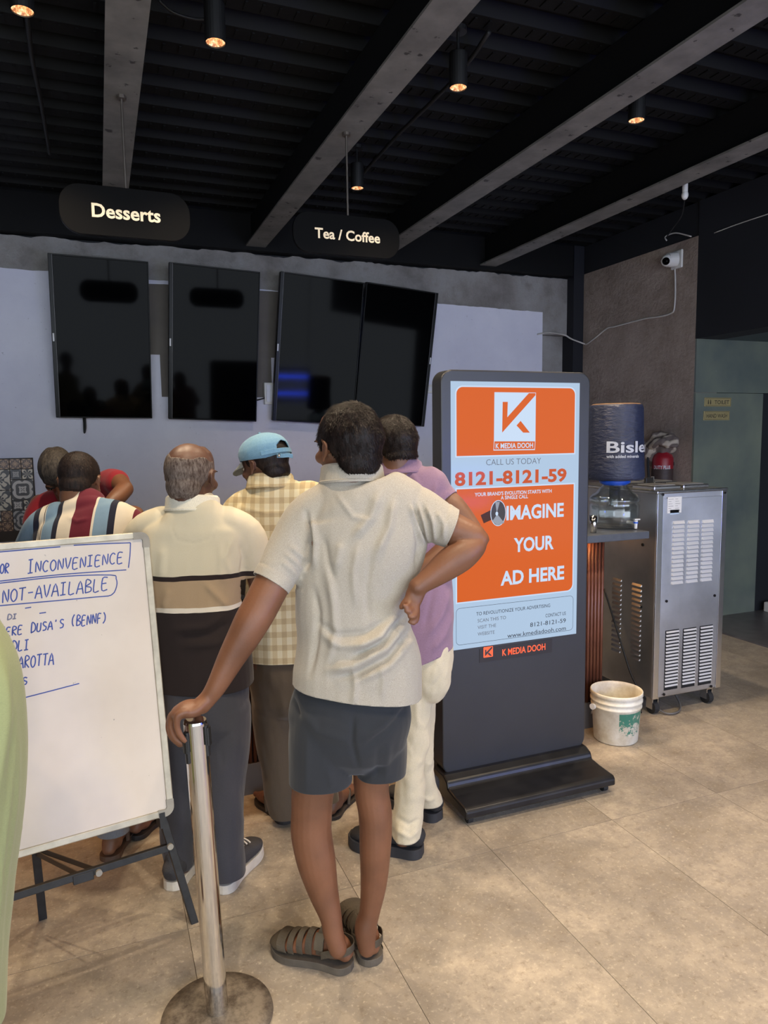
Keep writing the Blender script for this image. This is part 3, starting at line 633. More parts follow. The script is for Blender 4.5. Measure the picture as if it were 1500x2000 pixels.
prof = [(.001, .002), (R * .80, .002), (R * .9, .012), (R * .93, .03), (R * .96, .04), (R * .97, .125), (R * .90, .138), (R * 1.0, .15), (R * .98, .165), (R * .84, .188), (R * .74, .194), (R * .62, .215), (R * .47, .235), (R * .46, .252), (R * .43, .252), (R * .44, .235), (R * .58, .213), (R * .70, .190), (R * .94, .162), (R * .95, .15), (R * .87, .138), (R * .93, .122), (R * .92, .042), (R * .86, .014), (.001, .008)]
lathe('jar', prof, (jx, DW, CT1), M['clear'], wd, n=72, flute=fl_)
lathe('collar', [(R * .40, .236), (R * .56, .246), (R * .60, .254), (R * .60, .262), (R * .5, .268), (R * .3, .268), (R * .3, .236)], (jx, DW, CT1), solid('blue_plastic', srgb(28, 82, 190), .35), wd)
lathe('inner_tube', [(R * .22, .12), (R * .22, .25), (R * .2, .25), (R * .2, .12)], (jx, DW, CT1), M['clear'], wd)
tp = wd; tx = Yp(1238, 1018, 3.1)
MB().add(*cyl_vf((tx[0] - .01, 3.14, CT1 + .035), (tx[0], 3.09, CT1 + .035), .009)).add(*cyl_vf((tx[0], 3.085, CT1 + .005), (tx[0], 3.085, CT1 + .05), .008, .011)).obj('tap', M['white_plastic'], wd, smooth=False)
MB().add(*cyl_vf((tx[0], 3.085, CT1 + .034), (tx[0], 3.085, CT1 + .042), .0125)).obj('tap_ring', M['or_print'] if False else bpy.data.materials['blue_plastic'], wd)
MB().box(tx[0] - .012, tx[0] + .024, 3.078, 3.092, CT1 + .052, CT1 + .058).obj('tap_lever', M['white_plastic'], wd)
# bottle under its printed cover
def cover_mat():
    t = NT('crinkled_navy_cover'); v = t.obj(); n = t.noise(t.obj((1, 1, 3)), 22, 5, .6); t.set(Base_Color=t.ramp(t.noise(v, 5), [(.3, srgb(30, 36, 58)), (.7, srgb(44, 52, 78))]), Roughness=.42, Specular_IOR_Level=.6); t.bump(n, .5, .02); return t.m
bc = Yp(1203, 940, DW); br = 54 * s_
bt = thing('bottle_cover', 'navy blue printed bottle cover standing on top of the clear dispenser jar', 'bottle cover', (jx, DW, CT1 + .262))
hb = (950 - 806) * s_
fl2 = lambda a, z: .015 * math.sin(a * 3 + z * 20) + .008 * math.sin(a * 11 + z * 60)
lathe('cover', [(.001, .0), (br * .5, -.002), (br * .98, .004), (br * 1.04, .02), (br * 1.0, .08), (br * .95, .2), (br * .93, hb - .02), (br * .9, hb - .004), (br * .88, hb)], (jx, DW, CT1 + .264), cover_mat(), bt, n=64, flute=fl2)
lathe('top_panel', [(br * .9, hb - .004), (br * .8, hb + .006), (br * .4, hb + .004), (.001, hb + .008)], (jx, DW, CT1 + .264), solid('brown_cover_top', srgb(120, 92, 66), .7, var=.3, vs=30, bump=.6, bs=40), bt, n=64, flute=fl2)
def wraptext(s, zc0, h, ang0, r, m, parent, c, bold=0, width=None, name='lettering'):
    o = text(name, s, m, parent, (0, 0, 0), UX, UZ, height=h, width=width, bold=bold, align='LEFT', depth=0)
    me = o.data; N = len(me.vertices); co = np.empty(N * 3); me.vertices.foreach_get('co', co); co = co.reshape(-1, 3) + rootpos(parent)
    a = ang0 + co[:, 0] / r; w = np.stack([c[0] + r * np.cos(a), c[1] + r * np.sin(a), c[2] + zc0 + co[:, 2]], 1) - rootpos(parent)
    me.vertices.foreach_set('co', w.ravel()); me.update()
M['cover_print'] = solid('grey_white_print', srgb(190, 192, 196), .6)
aw = math.atan2(-DW, -jx)   # towards the camera
wraptext('Bisleri', (947 - 882) * s_, .060, aw - .30, br * 1.0, M['cover_print'], bt, (jx, DW, CT1 + .264), bold=.02, width=.32)
wraptext('with added minerals', (947 - 897) * s_ - .008, .016, aw - .30, br * 1.0, M['cover_print'], bt, (jx, DW, CT1 + .264), bold=.02)
tc_ = Yp(1159, 1035, 3.08); tmb = thing('steel_tumbler', 'steel tumbler on the counter, half hidden behind the kiosk edge', 'tumbler', (tc_[0], 3.08, CT1))
lathe('cup', [(.001, .001), (.016, .001), (.021, .09), (.020, .09), (.015, .004), (.001, .004)], (tc_[0], 3.08, CT1), M['chrome'], tmb, n=32)

# ================================================================ STEEL MACHINE ON CASTERS
def steel_mat():
    t = NT('brushed_stainless'); v = t.obj((60, 60, 1.2)); n = t.noise(v, 7, 5, .6); v2 = t.obj(); s = t.noise(v2, 3, 5, .6)
    t.set(Base_Color=t.ramp(s, [(.3, (.40, .40, .41, 1)), (.7, (.56, .56, .57, 1))]), Metallic=1.0, Roughness=t.math('MULTIPLY_ADD', s, .2, .32), Anisotropic=.3); t.bump(n, .06, .002); return t.m
M['steel'] = steel_mat(); M['steel_edge'] = solid('bright_steel_edge', (.7, .7, .7, 1), .25, 1, var=.05); M['slot'] = solid('dark_slot', srgb(16, 16, 17), .8); M['screw'] = solid('dark_screw', srgb(40, 38, 38), .4, .7)
mx0, mx1, my0, my1, mz0, mz1 = 2.845, 3.352, 3.105, 3.86, .105, 1.292
mt = thing('steel_machine', 'tall stainless steel machine with louvred back panel standing on casters', 'machine', ((mx0 + mx1) / 2, 3.4, 0))
box('cabinet', M['steel'], mx0, mx1, my0 + .004, my1, mz0, mz1 - .012, mt, bevel=.006)
box('top_cover', M['steel_edge'], mx0 - .004, mx1 + .004, my0 - .002, my1 + .004, mz1 - .016, mz1, mt, bevel=.004)
def mp(px, py): p = Yp(px, py, my0); return p[0], p[2]
for (a, b, c, d) in ((mx0 + .001, mx0 + .038, mz0, mz1 - .016), (mx1 - .038, mx1 - .001, mz0, mz1 - .016)): box('corner_trim', M['steel_edge'], a, b, my0 - .002, my0 + .004, c, d, mt, bevel=.001)
pb = box('back_panel', M['steel'], mx0 + .04, mx1 - .04, my0 - .001, my0 + .005, mz0 + .02, mz1 - .045, mt, bevel=.001)
lw = .083
def louver_mesh(w, h, kind):
    if kind == 'up':   # raised hood, open below
        v = [(-w / 2, 0, h), (w / 2, 0, h), (-w / 2 + .004, -.010, 0), (w / 2 - .004, -.010, 0), (-w / 2, 0, 0), (w / 2, 0, 0)]; f = [(0, 2, 3, 1), (0, 4, 2), (1, 3, 5), (4, 5, 3, 2)]
    else: v = [(-w / 2, -.001, h), (w / 2, -.001, h), (w / 2, -.007, h * .45), (-w / 2, -.007, h * .45), (-w / 2, 0, h * .42), (w / 2, 0, h * .42)]; f = [(0, 3, 2, 1), (3, 4, 5, 2)]
    return mesh(v, f)
M['louver'] = solid('daylit_louver_steel', srgb(222, 222, 222), .35, .35, var=.04); lu = louver_mesh(lw, .017, 'up'); lu.materials.append(M['louver']); ll = louver_mesh(.094, .0165, 'low'); ll.materials.append(M['louver'])  # paler than the panel: daylight glare on the louvers is in the colour
rt = rootpos(mt)
for cx_, (a, b) in ((1325, (1020, 1137)), (1354, (1019, 1134)), (1382, (1018, 1131))):
    xa, za = mp(cx_, a); xb, zb_ = mp(cx_, b)
    for k in range(15): link('louver', lu, None, mt, (xa - rt[0], my0 - .001 - rt[1], za + (zb_ - za) * k / 14 - .008 - rt[2]))
for (c0, c1, a, b) in ((1299, 1326, 1232, 1343), (1333, 1360, 1228, 1338), (1365, 1393, 1223, 1333)):
    xa, za = mp((c0 + c1) / 2, a); xb, zb_ = mp((c0 + c1) / 2 - 2, b); w = .098
    box('dark_slot_field', M['slot'], xa - w / 2, xa + w / 2, my0 - .0025, my0 + .002, zb_ - .01, za + .006, mt)
    for k in range(17): link('louver', ll, None, mt, (xa - rt[0], my0 - .003 - rt[1], za + (zb_ - za) * (k + .6) / 17 - .004 - rt[2]))
for px, py in ((1301, 1174), (1395, 1163), (1296, 1356), (1388, 1340), (1294, 966), (1415, 962)):
    x, z = mp(px, py); MB().add(*cyl_vf((x, my0 - .006, z), (x, my0, z), .008, n=14)).obj('screw', M['screw'], mt)
x, z = mp(1317, 986); box('rating_label', M['white_plastic'], x - .05, x + .05, my0 - .0025, my0, z - .045, z + .045, mt)
for i in range(6):
    for j in (-.044, .004): box('label_print', M['screw'], x + j, x + j + .02 + .015 * ((i * 7 + int(j * 99)) % 3) / 2, my0 - .003, my0 - .0024, z + .032 - i * .013, z + .0335 - i * .013, mt)
x, z = mp(1317, 1000); box('barcode_label', solid('pale_blue_label', srgb(176, 196, 214), .5), x - .032, x + .032, my0 - .0025, my0, z - .013, z + .013, mt)
for i in range(16): xx = x - .026 + i * .0033; box('barcode_bar', M['screw'], xx, xx + (.0012 if i % 3 else .002), my0 - .003, my0 - .0024, z - .003, z + .009, mt)
# louvres on the left flank
lv = mesh([(0, -.04, .012), (0, .04, .012), (-.009, -.036, 0), (-.009, .036, 0), (0, -.04, 0), (0, .04, 0)], [(0, 1, 3, 2), (0, 2, 4), (1, 5, 3), (4, 2, 3, 5)]); lv.materials.append(M['steel'])
for cy in (3.25, 3.42, 3.60):
    for k in range(16): link('louver', lv, None, mt, (mx0 - .0005 - rt[0], cy - rt[1], .30 + k * .029 - rt[2]))
for py_, pz in ((3.21, .98), (3.21, .62)): MB().add(*cyl_vf((mx0 - .006, py_, pz), (mx0, py_, pz), .009, n=14)).obj('screw', M['screw'], mt)
for x, y in ((mx0 + .05, my0 + .06), (mx1 - .05, my0 + .06), (mx0 + .05, my1 - .08), (mx1 - .05, my1 - .08)):
    c = MB().add(*cyl_vf((x - .016, y - .01, .038), (x + .016, y - .01, .038), .038, n=24)).obj('caster', M['rubber'], mt, smooth=False); MB().box(x - .022, x - .017, y - .03, y + .02, .03, .095).box(x + .017, x + .022, y - .03, y + .02, .03, .095).box(x - .024, x + .024, y - .032, y + .024, .09, .106).obj('caster_fork', M['steel_edge'], c)
for x, y, s in ((mx0 + .12, my0 + .13, 1), (mx0 + .33, my0 + .13, 1), (mx0 + .14, my0 + .40, .9), (mx0 + .36, my0 + .40, .9)):
    l_ = box('hopper_lid', M['steel_edge'], x - .10 * s, x + .09 * s, y - .08, y + .10, mz1, mz1 + .022, mt, .005); box('lid_panel', M['steel'], x - .08 * s, x + .07 * s, y - .06, y + .08, mz1 + .022, mz1 + .027, l_, .002)
for x, y in ((mx0 + .02, my0 + .36), (mx0 + .22, my0 + .34)): box('lid_catch', M['black_plastic'], x, x + .055, y, y + .02, mz1, mz1 + .05, mt, .004); box('lid_catch_bracket', M['steel_edge'], x + .055, x + .062, y, y + .02, mz1, mz1 + .055, mt)
wire('power_cord', [(mx0 + .06, my0 + .25, .1), (mx0 + .08, my0 + .02, .02), (mx0 + .16, my0 - .02, .012), (mx0 + .26, my0 + .06, .02), (mx0 + .3, my0 + .2, .1)], .006, solid('grey_cable', srgb(96, 94, 92), .5), parent=mt)
wire('cable', [Xp(1180, 1150, mx0 - .03), Xp(1205, 1230, mx0 - .03), Xp(1230, 1310, mx0 - .03), Xp(1245, 1345, mx0 - .03) , (mx0 - .03, 3.16, .01)], .006, M['cable_black'], 'black cable hanging along the left flank of the steel machine', 'cable')

# ================================================================ BUCKET
bk = G(1213, 1450); b0 = V(1213, 1452, 3.66); bcx, bcy = 2.475, 2.965
def bucket_mat():
    t = NT('dirty_white_bucket'); v = t.obj(); n = t.noise(v, 9, 6, .7); sp = t.n('ShaderNodeSeparateXYZ'); t.l(t.n('ShaderNodeTexCoord').outputs['Object'], sp.inputs[0])
    base = t.ramp(n, [(.35, srgb(196, 186, 164)), (.62, srgb(226, 222, 208))])
    az = t.math('ARCTAN2', sp.outputs[1], sp.outputs[0]); d = t.math('ABSOLUTE', t.math('SUBTRACT', az, -1.86 + .35)); zz = t.math('ABSOLUTE', t.math('SUBTRACT', sp.outputs[2], .115))
    m = t.math('MULTIPLY', t.math('LESS_THAN', d, .62), t.math('LESS_THAN', zz, .062)); w = t.noise(v, 38, 5, .8); e = t.math('MULTIPLY_ADD', t.math('SUBTRACT', sp.outputs[2], .115), 1.6, .52); mm = t.math('MULTIPLY', m, t.math('GREATER_THAN', e, w))
    t.set(Base_Color=t.mix(mm, base, srgb(70, 138, 118)), Roughness=.45, Specular_IOR_Level=.4); return t.m
bu = thing('bucket', 'dirty white plastic bucket with a worn green label on the floor by the machine', 'bucket', (bcx, bcy, 0))
r1 = .134; hB = .268
lathe('pail', [(.001, .004), (r1 * .80, .001), (r1 * .84, .006), (r1 * .93, .185), (r1 * .97, .187), (r1 * .97, .196), (r1 * .945, .198), (r1 * .955, .215), (r1 * .995, .217), (r1 * .995, .226), (r1 * .965, .228), (r1 * .975, .245), (r1 * 1.0, .247), (r1 * 1.0, .264), (r1 * .985, hB), (r1 * .965, hB), (r1 * .95, .25), (r1 * .90, .19), (r1 * .80, .01), (.001, .009)], (bcx, bcy, 0), bucket_mat(), bu, n=64)
an = math.atan2(-bcy, -bcx) - 1.0; hx = (bcx + r1 * math.cos(an), bcy + r1 * math.sin(an))
MB().add(*cyl_vf((hx[0] - .0, hx[1], .19), (hx[0] - .012, hx[1] - .004, .19), .016, n=16)).obj('handle_lug', M['white_plastic'], bu)
wire('handle', [(hx[0] - .006, hx[1], .19), (hx[0] - .012, hx[1], .15), (hx[0] + .05, hx[1] - .09, .13), (bcx + .02, bcy - r1 * 1.04, .12)][:2] + [(hx[0] - .006, hx[1] + .01, .16)], .002, M['steel_rod'], parent=bu)

# ================================================================ RIGHT WALL FITTINGS
cp = Xp(1322, 508, XR); t = thing('security_camera', 'small white dome security camera near the top of the grey side wall', 'camera', (XR, cp[1], cp[2]))
box('mount_plate', M['white_plastic'], XR - .02, XR, cp[1] - .075, cp[1] + .05, cp[2] - .075, cp[2] + .075, t, .01)
MB().add(*cyl_vf((XR - .09, cp[1] + .01, cp[2] - .005), (XR - .02, cp[1] - .01, cp[2]), .058, .062, n=28)).obj('housing', M['white_plastic'], t)
MB().add(*ell((XR - .10, cp[1] + .005, cp[2] - .01), (.05, .05, .05), n=12)).obj('ball', M['white_plastic'], t, smooth=True); MB().add(*ell((XR - .125, cp[1] - .012, cp[2] - .02), (.032, .032, .032), n=10)).obj('lens', M['tv'], t, smooth=True)
w1 = [Xp(*p, XR - .012) for p in ((1318, 525), (1319, 560), (1317, 602), (1310, 612), (1290, 618), (1262, 622), (1230, 630), (1200, 638), (1185, 642), (1160, 662), (1146, 672))] + [np.array((4.585, 6.085, Xp(1130, 674, XR)[2])), Yp(1116, 662, 6.09), Yp(1104, 655, 6.10)] + [Yp(*p, YB - .1) for p in ((1085, 651), (1068, 650), (1050, 653))]
wire('cable', w1, .0075, M['cable_white'], 'white cable looping down the side wall from the security camera', 'cable')
wire('cable', [Xp(*p, XR - .03) for p in ((1302, 470), (1300, 462), (1320, 455), (1350, 462))], .006, M['cable_white'], 'thin wire above the security camera', 'cable')
bp = G(1338, 372, 3.2); t = thing('bare_bulb', 'small unlit bulb hanging under the rightmost beam', 'bulb', (bp[0], bp[1], 3.1))
MB().add(*ell((bp[0], bp[1], 3.17), (.022, .022, .03), n=8)).obj('bulb', M['white_plastic'], t, smooth=True); MB().add(*cyl_vf((bp[0], bp[1], 3.19), (bp[0], bp[1], 3.24), .018, n=12)).obj('holder', M['white_plastic'], t); MB().add(*cyl_vf((bp[0], bp[1], 3.24), (bp[0], bp[1], CEIL), .004, n=8)).obj('cord', M['cable_black'], t)
wire('cable', [np.array((bp[0], bp[1], 3.15)), G(1332, 420, 3.15), G(1315, 445, 3.15), Xp(1300, 465, XR - .04)], .004, M['cable_black'], 'thin dark wire drooping from the bare bulb to the side wall', 'cable')
wire('cable', [Xp(1395, 455, XR - .006), Xp(1440, 438, XR - .006), Xp(1500, 418, XR - .006), Xp(1560, 398, XR - .006)], .004, M['cable_white'], 'thin pale wire along the dark bulkhead at right', 'cable', n=5)
M['brass'] = solid('aged_brass_plate', srgb(176, 160, 112), .4, .35, var=.08, vs=12); M['ink'] = solid('dark_engraving', srgb(60, 54, 40), .7)
YS = YC - .02
def plate(px0, py0, px1, py1, s, label, pict):
    a, b = Yp(px0, py1, YS), Yp(px1, py0, YS); t = thing('door_sign', label, 'sign', ((a[0] + b[0]) / 2, YS, a[2])); w = b[0] - a[0]; h = b[2] - a[2]
    box('plate', M['brass'], a[0], b[0], YS - .008, YS, a[2], b[2], t, .002)
    for (q, r_, u_, v_) in ((a[0] + .006, b[0] - .006, a[2] + .006, a[2] + .008), (a[0] + .006, b[0] - .006, b[2] - .008, b[2] - .006), (a[0] + .006, a[0] + .008, a[2] + .006, b[2] - .006), (b[0] - .008, b[0] - .006, a[2] + .006, b[2] - .006)): box('border_line', M['ink'], q, r_, YS - .009, YS - .0078, u_, v_, t)
    off = .04 if pict else 0
    text('lettering', s, M['ink'], t, ((a[0] + b[0]) / 2 + off, YS - .009, (a[2] + b[2]) / 2), UX, UZ, height=h * .45, width=w * (.56 if pict else .80), bold=.01, depth=0)
    if pict:
        cx_ = a[0] + w * .17; cz = (a[2] + b[2]) / 2
        for d in (-.012, .012): MB().add(*ell((cx_ + d, YS - .009, cz + .014), (.005, .001, .005), n=6)).box(cx_ + d - .005, cx_ + d + .005, YS - .0095, YS - .0085, cz - .018, cz + .008).obj('pictogram', M['ink'], t)
plate(1375, 777, 1427, 794, 'TOILET', 'upper brass plate reading TOILET with two small figures', True)
plate(1373, 803, 1424, 821, 'HAND WASH', 'lower brass plate reading HAND WASH', False)
# fire extinguisher bracketed to the side wall, rag on top
ep = Xp(1294, 905, XR - .10); ex, ey, ez = XR - .10, ep[1], ep[2]
t = thing('fire_extinguisher', 'red fire extinguisher on the side wall behind the steel machine', 'fire extinguisher', (ex, ey, ez - .35))
M['ext_red'] = solid('red_enamel', srgb(140, 26, 38), .35, var=.08)
lathe('cylinder', [(.001, -.35), (.08, -.345), (.088, -.33), (.088, .04), (.075, .075), (.03, .10), (.025, .13), (.001, .13)], (ex, ey, ez), M['ext_red'], t, n=32)
MB().box(ex - .03, ex + .03, ey - .012, ey + .012, ez + .12, ez + .15).box(ex - .09, ex + .02, ey - .01, ey + .01, ez + .15, ez + .162).obj('valve_handle', M['black_plastic'], t)
wire('hose', [(ex, ey, ez + .13), (ex - .09, ey + .06, ez + .10), (ex - .10, ey + .06, ez - .05), (ex - .09, ey + .04, ez - .25)], .012, M['rubber'], parent=t)
MB().add(*boxvf(ex + .02, XR, ey - .03, ey + .03, ez - .02, ez + .01)).obj('wall_bracket', M['black_plastic'], t)
ae = math.atan2(-ey, -ex)
lathe('label_band', [(.0886, -.20), (.0886, -.045)], (ex, ey, ez), solid('dark_label', srgb(62, 48, 44), .6, var=.2, vs=40), t, n=32)
wraptext('DUTY PLUS', -.03, .03, ae - .85, .0895, M['cover_print'], t, (ex, ey, ez), bold=.02, width=.145)
def rag_mat():
    t = NT('striped_rag'); v = t.obj(); s = t.n('ShaderNodeSeparateXYZ'); t.l(v, s.inputs[0]); w = t.math('SINE', t.math('MULTIPLY_ADD', t.math('ADD', s.outputs[1], s.outputs[2]), 60.0, t.math('MULTIPLY', t.noise(v, 6), 9.0))); t.set(Base_Color=t.ramp(w, [(.0, srgb(104, 92, 86)), (.25, srgb(148, 134, 122)), (.6, srgb(170, 158, 142))]), Roughness=.9); return t.m
rg = thing('rag', 'crumpled striped rag draped over the top of the fire extinguisher', 'cloth', (ex, ey, ez + .09))
F_ = drape((14, 14, 14), .03, 4)
rm = remesh([ell((ex, ey, ez + .175), (.12, .12, .075)), ell((ex - .04, ey + .09, ez + .10), (.06, .055, .12)), ell((ex - .03, ey - .08, ez + .17), (.07, .07, .055))], .008, 3, F_)
placeme('cloth', rm, rag_mat(), rg)
# ================================================================ WHITEBOARD ON ITS EASEL
P0 = G(385, 1810); yw, tt = math.radians(10), math.radians(10)
bu_ = np.array([math.cos(yw), math.sin(yw), 0]); bk_ = np.array([-math.sin(yw), math.cos(yw), 0]); bw = bk_ * math.sin(tt) + UZ * math.cos(tt); bn = np.cross(bu_, bw); bn = -bn if bn[1] > 0 else bn
def BP(u, w, d=0.0): return P0 + bu_ * u + bw * w + bn * d
def BI(px, py): r = ray(px, py); p = CP + r * (((P0 - CP) @ bn) / (r @ bn)) - P0; return p @ bu_, p @ bw
def bbox(name, u0, u1, w0, w1, d0, d1, m, parent, bevel=0):
    v = [BP(u, w, d) for d in (d0, d1) for w in (w0, w1) for u in (u0, u1)]; return MB().add(v, boxvf(0, 1, 0, 1, 0, 1)[1]).obj(name, m, parent, bevel=bevel)
def wb_mat():
    t = NT('used_whiteboard'); v = t.obj(); n = t.noise(v, 2.4, 4, .6); sp = t.noise(v, 60, 2); g = t.noise(t.obj((1, 1, .3)), 5, 4)
    c = t.ramp(n, [(.35, srgb(218, 208, 200)), (.7, srgb(204, 194, 186))]); c = t.mix(t.ramp(g, [(.5, (0, 0, 0, 1)), (.8, (.5, .5, .5, 1))]), c, srgb(206, 190, 178)); c = t.mix(t.ramp(sp, [(.76, (0, 0, 0, 1)), (.79, (.6, .6, .6, 1))]), c, srgb(120, 112, 112))
    t.set(Base_Color=c, Roughness=.3, Specular_IOR_Level=.4); return t.m
M['alu'] = solid('worn_aluminium', (.50, .46, .38, 1), .5, .6, var=.2, vs=20); M['corner'] = solid('grey_plastic_corner', srgb(150, 146, 138), .5, var=.15, vs=20); M['easel'] = solid('chipped_black_steel', srgb(38, 38, 40), .5, .2, var=.35, vs=30)
M['marker'] = solid('blue_marker', srgb(52, 76, 158), .6, var=.2, vs=60); M['marker_faint'] = solid('faded_marker', srgb(120, 122, 150), .6)
wbt = thing('whiteboard', 'framed whiteboard with blue handwriting on a black easel at left', 'whiteboard', BP(-.66, 0))
u0, u1, w0, w1 = -1.275, -.040, .384, 1.328
bbox('panel', u0 + .01, u1 - .01, w0 + .01, w1 - .01, -.012, -.002, wb_mat(), wbt)
for a, b, c, d in ((u0 + .03, u1 - .03, w1 - .022, w1), (u0 + .03, u1 - .03, w0, w0 + .022), (u0, u0 + .022, w0 + .03, w1 - .03), (u1 - .022, u1, w0 + .03, w1 - .03)):
    fr = bbox('frame_rail', a, b, c, d, -.016, .004, M['alu'], wbt, .003)
for a, b in ((u0, w0), (u1, w0), (u0, w1), (u1, w1)):
    su = 1 if a == u0 else -1; sw = 1 if b == w0 else -1
    n = 6; r = .03; out = []; inn = []
    for i in range(n + 1): t_ = math.radians(90 * i / n); out.append((a + su * (r - r * math.cos(t_)), b + sw * (r - r * math.sin(t_)))); inn.append((a + su * (r - .007 * math.cos(t_)), b + sw * (r - .007 * math.sin(t_))))
    out = [(a, b + sw * .052)] + out + [(a + su * .052, b)]; inn = [(a + su * .024, b + sw * .052)] + inn + [(a + su * .052, b + sw * .024)]
    k = len(out); v = [BP(*q, .006) for q in out + inn] + [BP(*q, -.018) for q in out + inn]; f = []
    for i in range(k - 1): f += [(i, i + 1, k + i + 1, k + i), (2 * k + i + 1, 2 * k + i, 3 * k + i, 3 * k + i + 1), (i + 1, i, 2 * k + i, 2 * k + i + 1), (k + i, k + i + 1, 3 * k + i + 1, 3 * k + i)]
    place('frame_corner', v, f, M['corner'], wbt)
def bar(name, a, b, w, t_, m, parent):
    a, b = np.asarray(a), np.asarray(b); d = unit(b - a); s = unit(np.cross(d, bn)); nn = np.cross(s, d); v = [q + s * i * w / 2 + nn * j * t_ / 2 for q in (a, b) for j in (-1, 1) for i in (-1, 1)]
    return MB().add(v, boxvf(0, 1, 0, 1, 0, 1)[1]).obj(name, m, parent, bevel=.0015)
bar('front_leg', BP(0, 0, -.03), BP(-.118, .60, -.03), .024, .024, M['easel'], wbt); bar('front_leg', BP(-1.31, 0, -.03), BP(-1.19, .60, -.03), .024, .024, M['easel'], wbt)
bar('crossbar', BP(-.060, .272, -.03), BP(-1.255, .262, -.03), .022, .02, M['easel'], wbt)
bbox('board_hook', -.090, -.072, .35, .40, -.05, .008, M['easel'], wbt); bbox('board_hook', -1.24, -1.222, .35, .40, -.05, .008, M['easel'], wbt)
rl = G(84, 1795); bar('rear_leg', rl, BP(-.47, 1.1, -.03), .026, .012, M['easel'], wbt); rl2 = rl - bu_ * .42; bar('rear_leg', rl2, BP(-.86, 1.1, -.03), .026, .012, M['easel'], wbt)
q1 = rl + (BP(-.47, 1.1, -.03) - rl) * .235; bar('brace', q1, BP(-.335, .262, -.045), .016, .004, M['steel_rod'], wbt); bar('brace', q1 + UZ * .01 + bk_ * .012, BP(-.285, .262, -.045), .016, .004, M['steel_rod'], wbt)
bar('crossbar_sleeve', BP(-.36, .262, -.03), BP(-.30, .262, -.03), .027, .026, M['easel'], wbt)
for u, w in ((-.080, .40), (-.060, .278), (-.285, .265)): MB().add(*cyl_vf(BP(u, w, -.02), BP(u, w, -.008), .010, n=12)).obj('rivet', M['corner'], wbt)
# handwriting: polylines on a unit em
GL = {'A': [[(0, 0), (.35, 1), (.7, -.02)], [(.12, .38), (.62, .4)]], 'B': [[(.08, 0), (.1, 1), (.5, .95), (.55, .75), (.12, .52), (.6, .4), (.6, .1), (.05, 0)]], 'C': [[(.6, .85), (.35, 1), (.08, .75), (.05, .3), (.3, 0), (.6, .12)]], 'D': [[(.1, 0), (.12, .97), (.45, .92), (.68, .6), (.6, .2), (.05, .0)]],
      'E': [[(.6, .97), (.1, .95), (.08, 0), (.62, .03)], [(.1, .52), (.5, .54)]], 'F': [[(.6, .97), (.1, .95), (.08, 0)], [(.1, .52), (.5, .54)]], 'G': [[(.6, .85), (.35, 1), (.06, .7), (.06, .25), (.3, 0), (.6, .15), (.6, .45), (.35, .45)], [(.72, .45), (.58, .45)]], 'I': [[(.05, .97), (.55, 1)], [(.3, .98), (.3, .02)], [(.02, 0), (.58, .03)]],
      'L': [[(.1, 1), (.08, 0), (.6, .04)]], 'M': [[(.05, 0), (.12, .95), (.38, .3), (.62, .97), (.72, 0)]], 'N': [[(.08, 0), (.1, .95), (.58, .05), (.62, 1)]], 'O': [[(.35, 1), (.08, .75), (.06, .3), (.32, 0), (.62, .25), (.62, .75), (.35, 1)]], 'P': [[(.1, 0), (.1, .97), (.55, .95), (.62, .7), (.5, .5), (.1, .47)]], 'R': [[(.1, 0), (.1, .97), (.52, .95), (.58, .72), (.12, .48), (.65, -.02)]],
      'S': [[(.6, .88), (.3, 1), (.1, .8), (.3, .55), (.58, .4), (.5, .08), (.1, .03)]], 'T': [[(0, .97), (.7, 1)], [(.36, .98), (.33, 0)]], 'U': [[(.1, 1), (.08, .2), (.32, 0), (.58, .2), (.6, 1)]], 'V': [[(.03, 1), (.32, 0), (.65, 1)]], '-': [[(.1, .5), (.6, .52)]], "'": [[(.3, 1.05), (.25, .8)]], '(': [[(.45, 1.1), (.2, .75), (.2, .3), (.42, 0)]], ')': [[(.15, 1.1), (.42, .75), (.42, .3), (.15, 0)]], '.': [[(.3, .0), (.36, .06)]], ' ': []}
def stroke(mb, pts, wd):
    q = [BI(*p) for p in pts]; q = [np.array(a) for a in q]
    if len(q) > 2: qq = catm(np.array([np.append(a, 0) for a in q]), 3)[:, :2]
    else: qq = np.array(q)
    n = len(qq); T = np.gradient(qq, axis=0); T = T / (np.linalg.norm(T, axis=1)[:, None] + 1e-9); N_ = np.stack([-T[:, 1], T[:, 0]], 1)
    v = [BP(*(a + b * wd / 2), -.0014) for a, b in zip(qq, N_)] + [BP(*(a - b * wd / 2), -.0014) for a, b in zip(qq, N_)]
    mb.add(v, [(i, i + 1, n + i + 1, n + i) for i in range(n - 1)])
def write(s, x0, y0, x1, y1, h, m=None, wd=.0038, small=.86, first=1):
    mb = MB(); n = len(s); tot = n; rj = random.Random(s)
    for i, ch in enumerate(s):
        hh = h * (1.0 if i < first else small); jy = rj.uniform(-.04, .04) * h; ox = x0 + (x1 - x0) * i / tot; oy = y0 + (y1 - y0) * i / tot + jy; cw = (x1 - x0) / tot
        for st in GL[ch]: stroke(mb, [(ox + cw * (a * 1.2 + .03) + (b - .5) * 1.5, oy + (y1 - y0) / tot * a - b * hh) for a, b in st], wd)
    mb.obj('handwriting', m or M['marker'], wbt)
write('OR', 0, 1121, 19, 1119, 19, small=1); write('INCONVENIENCE', 54, 1119, 243, 1100, 27, small=.80); write('NOT-AVAILABLE', 4, 1177, 214, 1152, 26, small=.95)
